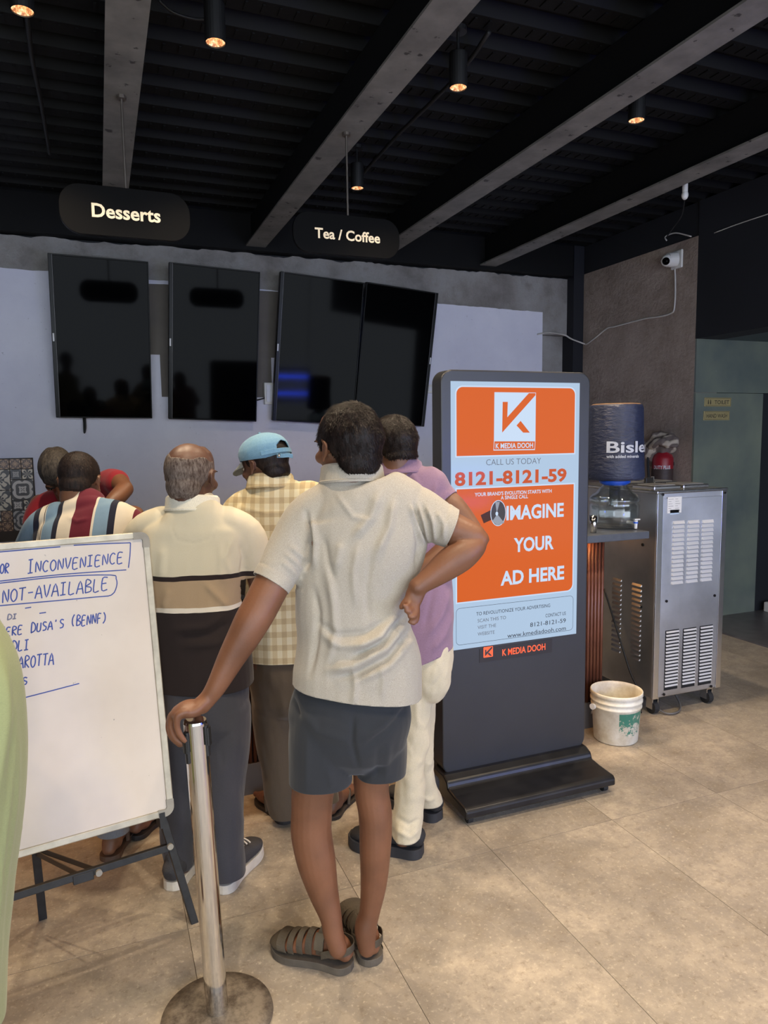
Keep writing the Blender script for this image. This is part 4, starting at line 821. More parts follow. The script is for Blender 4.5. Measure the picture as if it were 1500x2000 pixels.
write('DI', 14, 1211, 35, 1208, 11, M['marker_faint']); write('GERE', 0, 1244, 46, 1238, 20); write("DUSA'S", 60, 1236, 127, 1226, 20); write('(BENNF)', 139, 1224, 210, 1216, 21, small=.95); write('IDLI', 11, 1274, 59, 1268, 20, small=1); write('PAROTTA', 24, 1308, 107, 1297, 24, small=.95); write('MS', 30, 1341, 56, 1337, 17)
for ps in ([(-60, 1085), (0, 1078), (118, 1068)], [(144, 1065), (200, 1062), (255, 1060)], [(255, 1060), (254, 1085), (251, 1109)], [(-60, 1141), (0, 1135), (120, 1122), (247, 1113)], [(-60, 1145), (0, 1139), (120, 1126), (216, 1123), (227, 1130), (228, 1145), (218, 1162), (187, 1166), (90, 1175), (0, 1183), (-60, 1190)], [(49, 1188), (61, 1186)], [(77, 1198), (90, 1196)], [(39, 1365), (90, 1352), (155, 1335)], [(-60, 1390), (39, 1365)]): mb = MB(); stroke(mb, ps, .0034); mb.obj('marker_line', M['marker'], wbt)

# ================================================================ QUEUE POST
def dirty_disc():
    t = NT('tarnished_base'); v = t.obj(); n = t.noise(v, 14, 6, .75); t.set(Base_Color=t.ramp(n, [(.4, srgb(74, 64, 54)), (.62, srgb(128, 118, 104))]), Roughness=.55, Metallic=.3); return t.m
pc = G(425, 1986); ptop = V(381, 1406, 1.845); po = thing('queue_post', 'chrome belt barrier post in the foreground under a hand', 'queue post', (pc[0], pc[1], 0))
lathe('base', [(.001, .0), (.152, .0), (.155, .006), (.153, .014), (.12, .02), (.06, .025), (.001, .026)], (pc[0], pc[1], 0), dirty_disc(), po, n=64)
v, f = loft([(pc[0], pc[1], .02), (pc[0], pc[1], .025), ptop - UZ * .006, ptop], [.0305] * 3 + [.029], ref=(0, 1, 0), n=36, sub=1, dome=(0, 0)); MB().add(v, f).obj('pole', M['chrome'], po); bpy.data.objects
po.children[-1].data.shade_auto_smooth(angle=.6) if hasattr(po.children[-1].data, 'shade_auto_smooth') else None
ax = unit(ptop - np.array([pc[0], pc[1], .0]))
for sx, dz in ((-.62, -.012), (.98, .0)):
    side = unit(np.cross(FD, ax)); side = side if side @ LD > 0 else -side; fr_ = -FD * math.sqrt(max(0, 1 - min(1, sx * sx))); c0 = ptop + (side * sx + fr_) * .031 - ax * (.012 - dz)
    c1 = c0 - ax * .085; v, f = loft([c0, c1], [.008, .008], [.006, .006], ref=unit(side * sx + fr_), n=8, sub=1, dome=(0, 0)); MB().add(v, f).obj('belt_slot', M['black_plastic'], po)
    v, f = loft([c0 - ax * .006 + unit(side * sx + fr_) * .006, c0 - ax * .055 + unit(side * sx + fr_) * .006], [.010, .010], [.004, .004], ref=unit(side * sx + fr_), n=8, sub=1, dome=(0, 0)); MB().add(v, f).obj('belt_clip', M['lamp_black'], po)

# ================================================================ PEOPLE
def frame(yaw, pitch=0, roll=0, base=None):
    "columns right, forward, up; yaw to the left of the way the camera looks"
    a = math.radians(yaw); f = FD * math.cos(a) - LD * math.sin(a); r = np.cross(f, UZ); p = math.radians(pitch)
    f2 = f * math.cos(p) - UZ * math.sin(p); u2 = np.cross(r, f2); ro = math.radians(roll); r2 = r * math.cos(ro) + u2 * math.sin(ro); u3 = np.cross(r2, f2)
    return np.stack([r2, f2, u3], 1)
def head_parts(Fm, c, k=1.0, bald=False, jaw=1.0):
    P = [ell((0, -.012, .030), (.076, .097, .087))]
    P.append(loft([(0, .025, .06), (0, .028, .02), (0, .028, -.02), (0, .026, -.055), (0, .030, -.085), (0, .040, -.106)], [.066, .067, .064 * jaw, .056 * jaw, .043 * jaw, .026 * jaw], [.058, .062, .060, .056, .045, .030], ref=(0, 1, 0), sub=3))
    for s in (-1, 1):
        P += [ell((s * .030, .079, .027), (.026, .012, .008)), ell((s * .013, .097, -.036), (.009, .011, .008)), ell((s * .045 * jaw, .012, -.058), (.017, .040, .028)), ell((s * .045, .06, -.02), (.022, .025, .02)), ell((s * .0785, -.004, .000), (.007, .013, .024))]
        n = 9; arc = [(s * (.080 + .007 * math.sin(math.pi * i / (n - 1))), -.004 + .0165 * math.cos(math.radians(70 + 235 * (1 - i / (n - 1)) - 0)), .006 + .028 * math.sin(math.radians(70 + 235 * (1 - i / (n - 1))))) for i in range(n)]
        arc = [(s * (.081 + .006 * math.sin(math.pi * i / 8)), .008 - .030 * math.sin(math.pi * i / 8 * .95), .026 - .052 * i / 8 + .008 * math.sin(math.pi * i / 8)) for i in range(9)]
        P += [loft(arc, [.0042] * 9, ref=(1, 0, 0), n=8, sub=2), ell((s * .081, .004, -.027), (.005, .007, .009))]
    P += [loft([(0, .086, .018), (0, .097, -.006), (0, .108, -.028)], [.008, .010, .014], [.010, .012, .013], ref=(0, 1, 0), n=10, sub=3), ell((0, .084, -.057), (.024, .012, .006)), ell((0, .082, -.067), (.020, .012, .007)), ell((0, .070, -.097), (.022, .018, .015))]
    return [(np.asarray(v) * k @ Fm.T + c, f) for v, f in P]
def eyes(Fm, c, k, parent):
    for s in (-1, 1):
        v, f = ell((s * .031, .0805, .004), (.0115, .0115, .0095), n=8); place('eye', np.asarray(v) * k @ Fm.T + c, f, M['eye'], parent, smooth=True)
        v, f = ell((s * .031, .0895, .004), (.0052, .0035, .0052), n=6); place('iris', np.asarray(v) * k @ Fm.T + c, f, M['iris'], parent, smooth=True)
        v, f = loft([(s * .012, .092, .024), (s * .03, .0965, .030), (s * .052, .086, .027)], [.0035, .0045, .002], [.004, .004, .003], ref=(0, 1, 0), n=8, sub=3); place('eyebrow', np.asarray(v) * k @ Fm.T + c, f, M['hair_black'], parent, smooth=True)
M['eye'] = solid('eye_white', srgb(214, 206, 196), .25); M['iris'] = solid('dark_iris', srgb(30, 20, 16), .15)
def hair_mat(name, c1, c2, rough=.45):
    t = NT(name); v = t.obj((1, 1, .35)); n = t.noise(v, 120, 4, .7); t.set(Base_Color=t.ramp(n, [(.35, c1), (.75, c2)]), Roughness=rough, Specular_IOR_Level=.22); t.bump(n, .6, .004); return t.m
M['hair_black'] = hair_mat('black_hair', srgb(16, 12, 12), srgb(44, 33, 30)); M['hair_short'] = hair_mat('cropped_hair', srgb(24, 18, 17), srgb(58, 44, 38), .6); M['hair_grey'] = hair_mat('grey_stubble', srgb(66, 52, 46), srgb(136, 124, 116), .8)
def hair(parent, Fm, c, k, m, thick=.012, low=-.072, front=.062, strands=0, slen=.018, seed=1, nape=True, vox=.0045, name='hair', ears=.02):
    P = [ell((0, -.016, .032), (.076 + thick * .75, .097 + thick, .087 + thick))]
    if nape: P.append(ell((0, -.045, -.03), (.062 + thick * .4, .058 + thick * .6, .062)))
    P = [(np.asarray(v) * k, f) for v, f in P]; nz = drape((20, 20, 20), .0022 if thick > .008 else .0012, seed)
    def dsp(co, no):
        d = nz(co, no) + (.0012 * vn(co * np.array([90, 90, 40.])) if thick > .008 else 0); y, z = co[:, 1] / k, co[:, 2] / k
        line = np.interp(y, [-.12, -.06, -.03, 0.0, .025, .05, .075, .1], [low, low, -.03, ears, -.012, .03, front, front])   # hairline height
        return np.where(z > line, d, -(thick + .012)) * 1.0 + np.where((z > line) & (z < line + .008), -thick * .5, 0)
    me = remesh(P, vox, 1, dsp); N = len(me.vertices); co = np.empty(N * 3); me.vertices.foreach_get('co', co); co = co.reshape(-1, 3)
    if strands:
        no = np.empty(N * 3); me.vertex_normals.foreach_get('vector', no); no = no.reshape(-1, 3); y, z = co[:, 1] / k, co[:, 2] / k
        line = np.interp(y, [-.12, -.06, -.03, 0.0, .025, .05, .075, .1], [low, low, -.03, ears, -.012, .03, front, front]); ok = np.where(z > line + .004)[0]
        rg_ = np.random.RandomState(seed); idx = rg_.choice(ok, strands); b = co[idx] + rg_.normal(0, .001, (strands, 3)); nn = no[idx]
        whorl = np.array([.0, -.05, .12]) * k; dirv = b - whorl; dirv -= (dirv * nn).sum(1)[:, None] * nn; dirv /= np.linalg.norm(dirv, axis=1)[:, None] + 1e-9; swirl = np.cross(nn, dirv)
        dd = dirv * .8 + swirl * .35 + np.stack([vn(b * 35 + 3), vn(b * 35 + 13), vn(b * 35 + 23)], 1) * .45; dd /= np.linalg.norm(dd, axis=1)[:, None]
        L_ = slen * rg_.uniform(.6, 1.2, strands)[:, None]; side = np.cross(dd, nn); side /= np.linalg.norm(side, axis=1)[:, None] + 1e-9; w = .0007
        p1 = b + (dd * .5 + nn * .18) * L_; p2 = b + (dd * 1.0 + nn * .16) * L_
        v = np.concatenate([b - side * w, b + side * w, p1 + side * w * .8, p1 - side * w * .8, p2]); S = strands
        F = [(i, S + i, 2 * S + i, 3 * S + i) for i in range(S)] + [(3 * S + i, 2 * S + i, 4 * S + i) for i in range(S)]
        sv = v @ Fm.T + c; so = (sv, F)
    co2 = co @ Fm.T + c; me.vertices.foreach_set('co', co2.ravel()); me.update(); h = placeme(name, me, m, parent)
    if strands: s = place('hair_strands', so[0], so[1], m, h); tag(s, kind='stuff')
    return h
def hand_parts(w, d, nrm, side, curl=.5, k=1.0, thumb=1):
    "relaxed hand: w wrist, d pointing from wrist to knuckles, nrm back of the hand, side = direction of the thumb"
    w = np.asarray(w, float); d = unit(d); nrm = unit(np.asarray(nrm) - d * (np.asarray(nrm) @ d)); s = np.cross(d, nrm); s = s if s @ np.asarray(side) > 0 else -s
    P = [loft([w, w + d * .035 * k, w + d * .085 * k], [.024 * k, .034 * k, .038 * k], [.018 * k, .016 * k, .012 * k], ref=nrm, n=16, sub=3)]
    for i, (o, l) in enumerate(((.029, .070), (.010, .080), (-.010, .074), (-.028, .058))):
        p = w + d * (.082 - abs(i - 1.2) * .004) * k + s * o * k; pts = [p]; a = curl * .5
        for j, fr in enumerate((.45, .32, .23)): dd = d * math.cos(a) - nrm * math.sin(a); pts.append(pts[-1] + dd * l * fr * k); a += curl * 1.0
        P.append(loft([w + d * .05 * k + s * o * .8 * k] + pts, [.009 * k, .0092 * k, .0086 * k, .008 * k, .0066 * k], ref=nrm, n=10, sub=3))
    if thumb: b = w + d * .02 * k + s * .022 * k; P.append(loft([b, b + (d * .5 + s * .75) * .035 * k, b + (d * .8 + s * .75 - nrm * .25) * .058 * k, b + (d * 1.0 + s * .62 - nrm * .4) * .082 * k], [.013 * k, .012 * k, .0105 * k, .008 * k], ref=nrm, n=10, sub=3))
    return P
def footf(heel, toe):
    h = np.array([heel[0], heel[1], 0.]); t = np.array([toe[0], toe[1], 0.]); u = unit(t - h); L = np.linalg.norm(t - h); r = np.cross(u, UZ); return h, u, r, L
FS = np.array([.05, .14, .32, .52, .70, .84, .955]); FA = np.array([.026, .033, .032, .037, .045, .043, .027]); FH = np.array([.046, .075, .078, .060, .042, .032, .022])
def foot_parts(heel, toe, lift=.02, side=1, toes=True):
    h, u, r, L = footf(heel, toe); P = []
    P.append(loft([h + u * s * L + UZ * (lift + a / 2) for s, a in zip(FS, FH)], FA, FH / 2, ref=UZ, n=18, sub=3, e=2.3))
    if toes:
        for i, (o, l, rr_) in enumerate(((.026, .045, .012), (.008, .042, .0085), (-.008, .036, .008), (-.022, .028, .0075), (-.035, .018, .007))):
            b = h + u * (L * .84) + r * o * side * -1; P.append(loft([b + UZ * (lift + .016), b + u * l + UZ * (lift + .010)], [rr_, rr_], ref=UZ, n=10, sub=2))
    return P
def sole(name, heel, toe, z0, z1, m, parent, grow=.006, flare=0, toeup=0):
    h, u, r, L = footf(heel, toe); S = np.array([-.03, .0, .06, .14, .32, .52, .70, .84, .94, 1.0, 1.03]); A = np.array([.006, .022, .034, .037, .034, .040, .049, .047, .036, .020, .006]) + grow
    S2, A2 = [], []
    q = catm(np.column_stack([S, A, A * 0]), 3); out = [(s, a) for s, a, _ in q] + [(s, -a) for s, a, _ in q[::-1]]; n = len(out)
    up = lambda s: toeup * max(0, (s - .75) / .25) ** 2
    v = [h + u * s * L + r * a + UZ * (z0 + up(s)) for s, a in out] + [h + u * s * L + r * a * (1 - flare) + UZ * (z1 + up(s)) for s, a in out]
    k = n // 2; f = [(i, (i + 1) % n, n + (i + 1) % n, n + i) for i in range(n)]
    for i in range(k - 1): j = n - 1 - i; f += [(i, j, j - 1, i + 1), (n + i, n + i + 1, n + j - 1, n + j)]
    return MB().add(v, f).obj(name, m, parent, bevel=.003)
def ribbon(name, C, Wd, N, w, t, m, parent):
    "strap: centreline C, across Wd, outward N"
    C = np.asarray(C); n = len(C); v = []
    for c, a, b in zip(C, Wd, N): a, b = unit(a), unit(b); v += [c - a * w / 2, c + a * w / 2, c + a * w / 2 + b * t, c - a * w / 2 + b * t]
    f = [(0, 1, 2, 3), (4 * n - 1, 4 * n - 2, 4 * n - 3, 4 * n - 4)]
    for i in range(n - 1):
        for j in range(4): f.append((4 * i + j, 4 * (i + 1) + j, 4 * (i + 1) + (j + 1) % 4, 4 * i + (j + 1) % 4))
    return MB().add(v, f).obj(name, m, parent, bevel=.001)
def strap_over(name, heel, toe, s, w, lift, m, parent, grow=.004, t=.003, lean=0, a0=-10, a1=190, zup=0):
    h, u, r, L = footf(heel, toe); a = float(np.interp(s, FS, FA)) + grow; hh = float(np.interp(s, FS, FH)); C, N = [], []
    for q in np.linspace(a0, a1, 19): q = math.radians(q); C.append(h + u * (s * L + lean * math.sin(q)) + r * a * math.cos(q) + UZ * (lift + hh * .42 + (hh * .58 + grow + zup) * math.sin(q))); N.append(r * math.cos(q) + UZ * math.sin(q))
    return ribbon(name, C, [u] * 19, N, w, t, m, parent)
def heel_strap(name, heel, toe, z, w, m, parent, s=.30, t=.003, z2=None):
    h, u, r, L = footf(heel, toe); C, N = [], []; z2 = z if z2 is None else z2
    for q in np.linspace(0, 180, 19): q = math.radians(q); d = r * math.cos(q) - u * math.sin(q); C.append(h + u * (.050 + 0) + r * .043 * math.cos(q) - u * .060 * math.sin(q) + UZ * (z2 + (z - z2) * math.sin(q))); N.append(d)
    C = [C[0] + u * (s * L - .052)] + C + [C[-1] + u * (s * L - .052)]; C[0] = C[0] - UZ * .012; C[-1] = C[-1] - UZ * .012; N = [r] + N + [-r]
    return ribbon(name, C, [UZ] * 21, N, w, t, m, parent)
def sandal(heel, toe, parent, label, lift=.028):
    sd = sole('sandal', heel, toe, .0, lift - .004, M['sandal_sole'], parent, grow=.004, toeup=.006); tag(sd, label) if label else None
    for args in ((.985, .05, .83, 0),):
        pass
    m = M['sandal_leather']; 
    for s, w, ln in ((.80, .030, .012), (.68, .020, .010), (.57, .020, .008), (.46, .022, .004)): strap_over('strap', heel, toe, s, w, lift, m, sd, lean=ln)
    h, u, r, L = footf(heel, toe)
    tcv = loft([h + u * L * .84 + UZ * (lift + .014), h + u * L * .93 + UZ * (lift + .012), h + u * L * 1.0 + UZ * (lift + .006)], [.049, .042, .024], [.022, .019, .010], ref=UZ, n=18, sub=3); MB().add(*tcv).obj('toe_cap', m, sd, smooth=True)
    strap_over('strap', heel, toe, .32, .024, lift, m, sd, grow=.005, zup=.004); heel_strap('heel_strap', heel, toe, lift + .047, .024, m, sd, z2=lift + .040)
    strap_over('strap_tab', heel, toe, .33, .030, lift, M['sandal_light'], sd, grow=.0085, a0=8, a1=60, zup=.004); strap_over('strap_tab', heel, toe, .33, .030, lift, M['sandal_light'], sd, grow=.0085, a0=120, a1=172, zup=.004)
    ribbon('footbed_edge', [h + u * L * s + r * a * sg + UZ * (lift - .002) for sg in (1,) for s, a in ((.1, .041), (.5, .044), (.75, .05))], [UZ] * 3, [r] * 3, .01, .002, m, sd)
    return sd
def flipflop(heel, toe, parent, m, label=None, lift=.016):
    sd = sole('slipper', heel, toe, .0, lift, m, parent, grow=.004); tag(sd, label) if label else None
    h, u, r, L = footf(heel, toe)
    for sg in (1, -1): v, f = loft([h + u * L * .76 + UZ * (lift + .02), h + u * L * .6 + r * .028 * sg + UZ * (lift + .045), h + u * L * .42 + r * .044 * sg + UZ * (lift + .002)], [.005, .008, .008], [.003] * 3, ref=UZ, n=8, sub=4); MB().add(v, f).obj('strap', m, sd, smooth=True)
    return sd
def shoe(heel, toe, parent, m_up, m_sole, label=None, sz=.026, laces=None, ankle=.085, vox=.005, tall=0, sg_=.006):
    sl = sole('shoe', heel, toe, 0, sz, m_sole, parent, grow=sg_, flare=.06, toeup=.008); tag(sl, label) if label else None
    h, u, r, L = footf(heel, toe); P = [loft([h + u * s * L + UZ * (sz - .004 + a / 2) for s, a in zip(FS, (.075, .085, .085, .066, .050, .040, .028))], FA + .009, np.array((.075, .085, .085, .066, .050, .040, .028)) / 2, ref=UZ, n=20, sub=3, e=2.4), loft([h + u * .05 + UZ * (sz + .03), h + u * .045 + UZ * (sz + ankle + tall)], [.038, .036], [.046, .046], ref=u, n=18, sub=2)]
    up = placeme('upper', remesh(P, vox, 2), m_up, sl)
    if laces:
        for s in (.42, .50, .58): strap_over('lace', heel, toe, s, .006, sz, laces, sl, grow=.013, t=.004, a0=50, a1=130, lean=.006, zup=.008)
        c = h + u * .40 * L + UZ * (sz + .088)
        for sg in (1, -1): v, f = loft([c, c + r * sg * .02 + UZ * .008, c + r * sg * .034 - UZ * .004, c + r * sg * .018 - UZ * .006, c], [.0022] * 5, ref=UZ, n=6, sub=4); MB().add(v, f).obj('lace', laces, sl, smooth=True)
    return sl
def collar(parent, c, Fm, a, b, h, m, out=1.22, open_=.35, name='collar', stand=.012):
    "fold-over collar around the neck; open at the front"
    n = 44; prof = [(.96, 0), (.97, stand + h * .8), (1.03, stand + h), (1.10, stand + h * .8), (out, -.004), (out + .03, -.006), (out + .02, -.012), (1.02, -.012)]; v = []; f = []
    for i in range(n):
        q = math.pi / 2 + open_ + (2 * math.pi - 2 * open_) * i / (n - 1); fr = max(0, math.sin(q))
        for (k, z) in prof: zz = z - .035 * fr - (.02 * fr if k > 1.1 else 0); v.append(c + Fm @ np.array([a * k * math.cos(q), b * k * math.sin(q), zz]))
    m_ = len(prof)
    for i in range(n - 1):
        for j in range(m_): f.append((i * m_ + j, (i + 1) * m_ + j, (i + 1) * m_ + (j + 1) % m_, i * m_ + (j + 1) % m_))
    f += [tuple(range(m_)), tuple(range(n * m_ - 1, (n - 1) * m_ - 1, -1))]
    o = place(name, np.array(v), f, m, parent); o.data.shade_auto_smooth(angle=.9) if hasattr(o.data, 'shade_auto_smooth') else None; return o
def cutpl(px, py, D, d, r): return (V(px, py, D), d, r)
def pdir(a, b, Da, Db=None): return unit(V(b[0], b[1], Db or Da) - V(a[0], a[1], Da))
def person(label, ground):
    return thing('person', label, 'person', (ground[0], ground[1], 0))
def lat_stripes(name, org, stops, axis='lat', fine=True, rough=.85):
    "cloth with woven bands: stops = [(metres from the root along the axis, colour)]"
    t = NT(name); v = t.obj(); s = t.n('ShaderNodeVectorMath', operation='DOT_PRODUCT'); t.l(v, s.inputs[0]); s.inputs[1].default_value = tuple(LD) if axis == 'lat' else (0, 0, 1)
    lo, hi = stops[0][0] - .05, stops[-1][0] + .2; val = t.math('MULTIPLY_ADD', s.outputs['Value'], 1 / (hi - lo), -lo / (hi - lo)); n = t.noise(v, 500, 2); wob = t.math('MULTIPLY_ADD', t.noise(v, 7, 2), .012, -.006) if axis == 'z' else None
    if wob is not None: val = t.math('ADD', val, wob)
    col = t.ramp(val, [((p - lo) / (hi - lo), c) for p, c in stops], 'CONSTANT'); fn = t.noise(t.obj((1, 1, 1)), 420, 3, .8); col = t.mix(t.math('MULTIPLY', fn, .35), col, (0, 0, 0, 1), 'SOFT_LIGHT') if fine else col
    t.set(Base_Color=col, Roughness=rough, Sheen_Weight=.1, Specular_IOR_Level=.2); t.bump(n, .25, .001); return t.m
M['skin_main'] = skin('brown_skin', srgb(116, 76, 53), .68); M['skin_dark'] = skin('dark_brown_skin', srgb(98, 68, 54), .7); M['skin_mid'] = skin('mid_brown_skin', srgb(122, 84, 62), .7)
M['sandal_leather'] = solid('olive_brown_leather', srgb(70, 62, 50), .6, var=.2, vs=30, bump=.3, bs=220); M['sandal_sole'] = solid('worn_rubber_sole', srgb(84, 76, 66), .75, var=.25, vs=22, bump=.2, bs=120); M['sandal_light'] = solid('strap_tab_leather', srgb(86, 77, 62), .6, var=.2, vs=30)

# ---------------------------------------------------------------- 1. the man in the oatmeal polo, leaning on the queue post
D = 2.03
A_ = person('person in oatmeal polo shirt and dark shorts, one hand on the chrome post', (.67, 1.95))
Fh = frame(38, 4); hc = V(679, 876, 2.03); hk = 1.0
nk = hc - Fh[:, 2] * .15 - Fh[:, 1] * .03
sk = head_parts(Fh, hc, hk)
sk += [loft([hc - Fh[:, 2] * .03 - Fh[:, 1] * .025, hc - Fh[:, 2] * .10 - Fh[:, 1] * .012, V(688, 955, 2.04), V(690, 1000, 2.04)], [.058, .055, .052, .06], [.058, .055, .052, .05], ref=FD, sub=4)]
sk += [pl([(690, 975, D, 130, .06), (705, 1010, D, 220, .09), (700, 1060, D, 215, .11), (690, 1180, D, 185, .105), (692, 1260, D, 180, .10), (690, 1340, D, 190, .10), (687, 1430, D, 190, .095)], sub=3, e=2.2)]
sk += [pl([(615, 1000, 2.03, 74), (575, 1065, 2.0, 74), (537, 1130, 1.95, 72), (508, 1186, 1.915, 71), (492, 1214, 1.90, 70), (475, 1245, 1.89, 64), (452, 1285, 1.88, 54), (424, 1338, 1.865, 41), (408, 1362, 1.86, 35), (394, 1377, 1.85, 36)], sub=4)]
# left hand, closed over the post: palm, four fingers curling down the far-left side, thumb behind
sk += [loft([V(400, 1370, 1.855), V(384, 1382, 1.848), V(362, 1385, 1.842), V(346, 1392, 1.838)], [.019, .0215, .021, .017], [.028, .040, .043, .040], sub=4, n=20)]
for pts, r in (([(362, 1391, 1.805), (347, 1399, 1.800), (346, 1420, 1.802), (352, 1436, 1.806), (361, 1447, 1.810)], .0090), ([(358, 1388, 1.83), (338, 1397, 1.822), (334, 1420, 1.822), (342, 1441, 1.824), (358, 1454, 1.828)], .0100),
               ([(358, 1387, 1.85), (337, 1396, 1.846), (330, 1420, 1.848), (337, 1440, 1.850), (352, 1455, 1.852)], .0100), ([(358, 1388, 1.87), (340, 1396, 1.872), (334, 1418, 1.876), (342, 1438, 1.878), (356, 1447, 1.876)], .0095)):
    sk.append(loft([V(*q) for q in pts], [r * 1.05, r * 1.12, r, r * .95, r * .78], ref=FD, n=12, sub=4))
sk.append(loft([V(388, 1384, 1.878), V(382, 1398, 1.905), V(380, 1416, 1.912), V(383, 1432, 1.908)], [.014, .013, .011, .009], ref=FD, n=12, sub=4))
# right arm, hand on the hip
sk += [pl([(800, 985, 2.03, 76), (845, 1012, 2.01, 72), (881, 1031, 2.0, 66), (910, 1042, 1.99, 58), (928, 1049, 1.985, 50), (936, 1054, 1.983, 40)], sub=4)]
sk += [pl([(937, 1052, 1.983, 34), (926, 1066, 1.975, 50), (903, 1083, 1.965, 62), (874, 1103, 1.955, 60), (848, 1123, 1.945, 49), (826, 1139, 1.935, 39), (815, 1147, 1.93, 37)], sub=4)]
sk += [loft([V(820, 1144, 1.932), V(811, 1160, 1.925), V(806, 1176, 1.92), V(804, 1186, 1.918)], [.024, .0265, .024, .017], [.016, .015, .014, .012], sub=4, n=18)]
for pts in ([(804, 1170, 1.915), (799, 1179, 1.903), (794, 1184, 1.890), (788, 1182, 1.888)], [(808, 1175, 1.913), (805, 1188, 1.902), (799, 1194, 1.889), (792, 1193, 1.888)], [(812, 1178, 1.913), (813, 1196, 1.902), (807, 1205, 1.889), (799, 1204, 1.888)], [(815, 1180, 1.916), (815, 1207, 1.906), (808, 1217, 1.895), (800, 1214, 1.893)]):
    sk.append(loft([V(*q) for q in pts], [.0082, .0074, .0068, .006], ref=FD, n=12, sub=4))
sk.append(loft([V(812, 1156, 1.925), V(800, 1168, 1.918), V(790, 1178, 1.912), V(784, 1186, 1.908)], [.013, .012, .010, .008], ref=FD, n=12, sub=4))
# legs and feet
sk += [pl([(632, 1440, 2.02, 96, .08), (612, 1540, 2.02, 84, .062), (609, 1585, 2.02, 80, .058), (608, 1626, 2.02, 80, .058), (618, 1682, 2.02, 76, .056), (631, 1738, 2.018, 60, .046), (646, 1790, 2.01, 43, .036), (651, 1822, 2.005, 40, .034), (660, 1852, 2.0, 36, .030)], sub=4)]
sk += [pl([(735, 1430, 2.06, 88, .08), (725, 1528, 2.06, 70, .058), (733, 1590, 2.06, 66, .055), (733, 1654, 2.06, 62, .054), (730, 1724, 2.06, 52, .046), (722, 1780, 2.055, 41, .036), (714, 1812, 2.05, 44, .036), (717, 1850, 2.045, 36, .030)], sub=4)]
hl, tl_ = G(684, 1893), G(548, 1856); hr, tr_ = G(729, 1885), G(683, 1790)
ul = unit(tl_ - hl); hl = hl; tl_ = hl + ul * .262; ur = unit(tr_ - hr); tr_ = hr + ur * .262
sk += foot_parts(hl, tl_ - ul * .012, .027, 1, False) + foot_parts(hr, tr_ - ur * .012, .027, -1, False)
placeme('body', remesh(sk, .0046, 2), M['skin_main'], A_)
eyes(Fh, hc, hk, A_)
hair(A_, Fh, hc, hk, M['hair_black'], thick=.011, low=-.082, strands=15000, slen=.011, seed=3)
# shirt
arm_d = pdir((575, 1065), (527, 1143), 1.99, 1.94); rarm_d = pdir((845, 1012), (884, 1034), 2.0, 2.0)
sh = [pl([(689, 934, 2.035, 118, .074), (690, 952, 2.035, 154, .088), (700, 975, 2.03, 214, .102), (708, 1000, D, 262, .108), (709, 1035, D, 258, .118), (707, 1070, D, 240, .125), (694, 1110, D, 233, .125), (682, 1180, D, 213, .122), (690, 1235, D, 224, .125), (697, 1290, D, 248, .134), (697, 1340, D, 252, .138), (697, 1420, D, 254, .14)], sub=4, e=2.35, n=32),
      pl([(640, 985, 2.03, 90, .07), (604, 1015, 2.02, 104, .066), (578, 1060, 2.0, 100, .064), (551, 1104, 1.97, 90, .058), (530, 1138, 1.945, 80, .054), (512, 1172, 1.93, 80, .054)], sub=4, n=26),
      pl([(770, 985, 2.03, 92, .07), (815, 1000, 2.02, 96, .066), (852, 1017, 2.01, 84, .060), (881, 1031, 2.0, 74, .054), (915, 1048, 1.99, 74, .054)], sub=4, n=26)]
fl_main = [([(742, 960), (725, 1010), (690, 1050)], .006, 9), ([(770, 975), (760, 1030), (735, 1085)], .007, 8), ([(800, 985), (812, 1020), (826, 1062)], .007, 4), ([(815, 985), (828, 1020), (838, 1058)], .006, 4), ([(832, 990), (845, 1020), (850, 1056)], .006, 4), ([(852, 1000), (866, 1022), (868, 1052)], .005, 4), ([(808, 985), (820, 1022), (832, 1060)], -.006, 4), ([(823, 988), (838, 1022), (846, 1056)], -.006, 4), ([(806, 1000), (818, 1060), (812, 1110)], -.007, 5),
           ([(598, 1000), (605, 1040), (604, 1085), (596, 1110)], -.010, 5), ([(606, 1010), (616, 1060), (612, 1105)], .007, 6), ([(556, 1080), (580, 1100), (594, 1118)], .004, 4), ([(548, 1095), (570, 1113), (586, 1132)], .004, 4), ([(565, 1066), (588, 1084), (600, 1096)], .004, 4), ([(640, 1120), (650, 1180), (655, 1240), (640, 1290)], .006, 8), ([(612, 1150), (620, 1200), (616, 1260), (604, 1320)], -.006, 6), ([(790, 1185), (740, 1240), (690, 1265)], .010, 9), ([(796, 1210), (755, 1265), (690, 1300), (640, 1310)], .010, 9), ([(792, 1198), (748, 1252), (690, 1283)], -.009, 8), ([(806, 1245), (760, 1300), (700, 1330)], .008, 9), ([(802, 1228), (760, 1285), (700, 1316), (650, 1325)], -.008, 8),
           ([(630, 1240), (665, 1262), (720, 1258), (780, 1225)], .007, 8), ([(620, 1218), (660, 1242), (715, 1238), (775, 1200)], -.006, 7), ([(700, 1060), (690, 1120), (694, 1180)], .004, 7), ([(725, 1080), (716, 1150), (720, 1210)], -.0035, 7), ([(665, 1060), (655, 1110)], .004, 8), ([(632, 1050), (640, 1100), (650, 1130)], -.004, 6), ([(688, 1300), (694, 1340), (690, 1378)], .004, 6), ([(740, 1290), (750, 1330), (745, 1362)], .004, 7), ([(655, 962), (690, 1010), (720, 1015)], .0025, 5)]
fl_main = [(a, b * 1.5, c) for a, b, c in fl_main]
def cuff_seam(p, d, w=.030, r=.085):
    def fn(co, no):
        q = co - p; al = q @ d; pr_ = np.linalg.norm(q - al[:, None] * d, axis=1); return np.where(pr_ < r, -.0018 * np.exp(-((al + w) / .003) ** 2) + .0016 * ((al > -w) & (al < .02)), 0)
    return fn
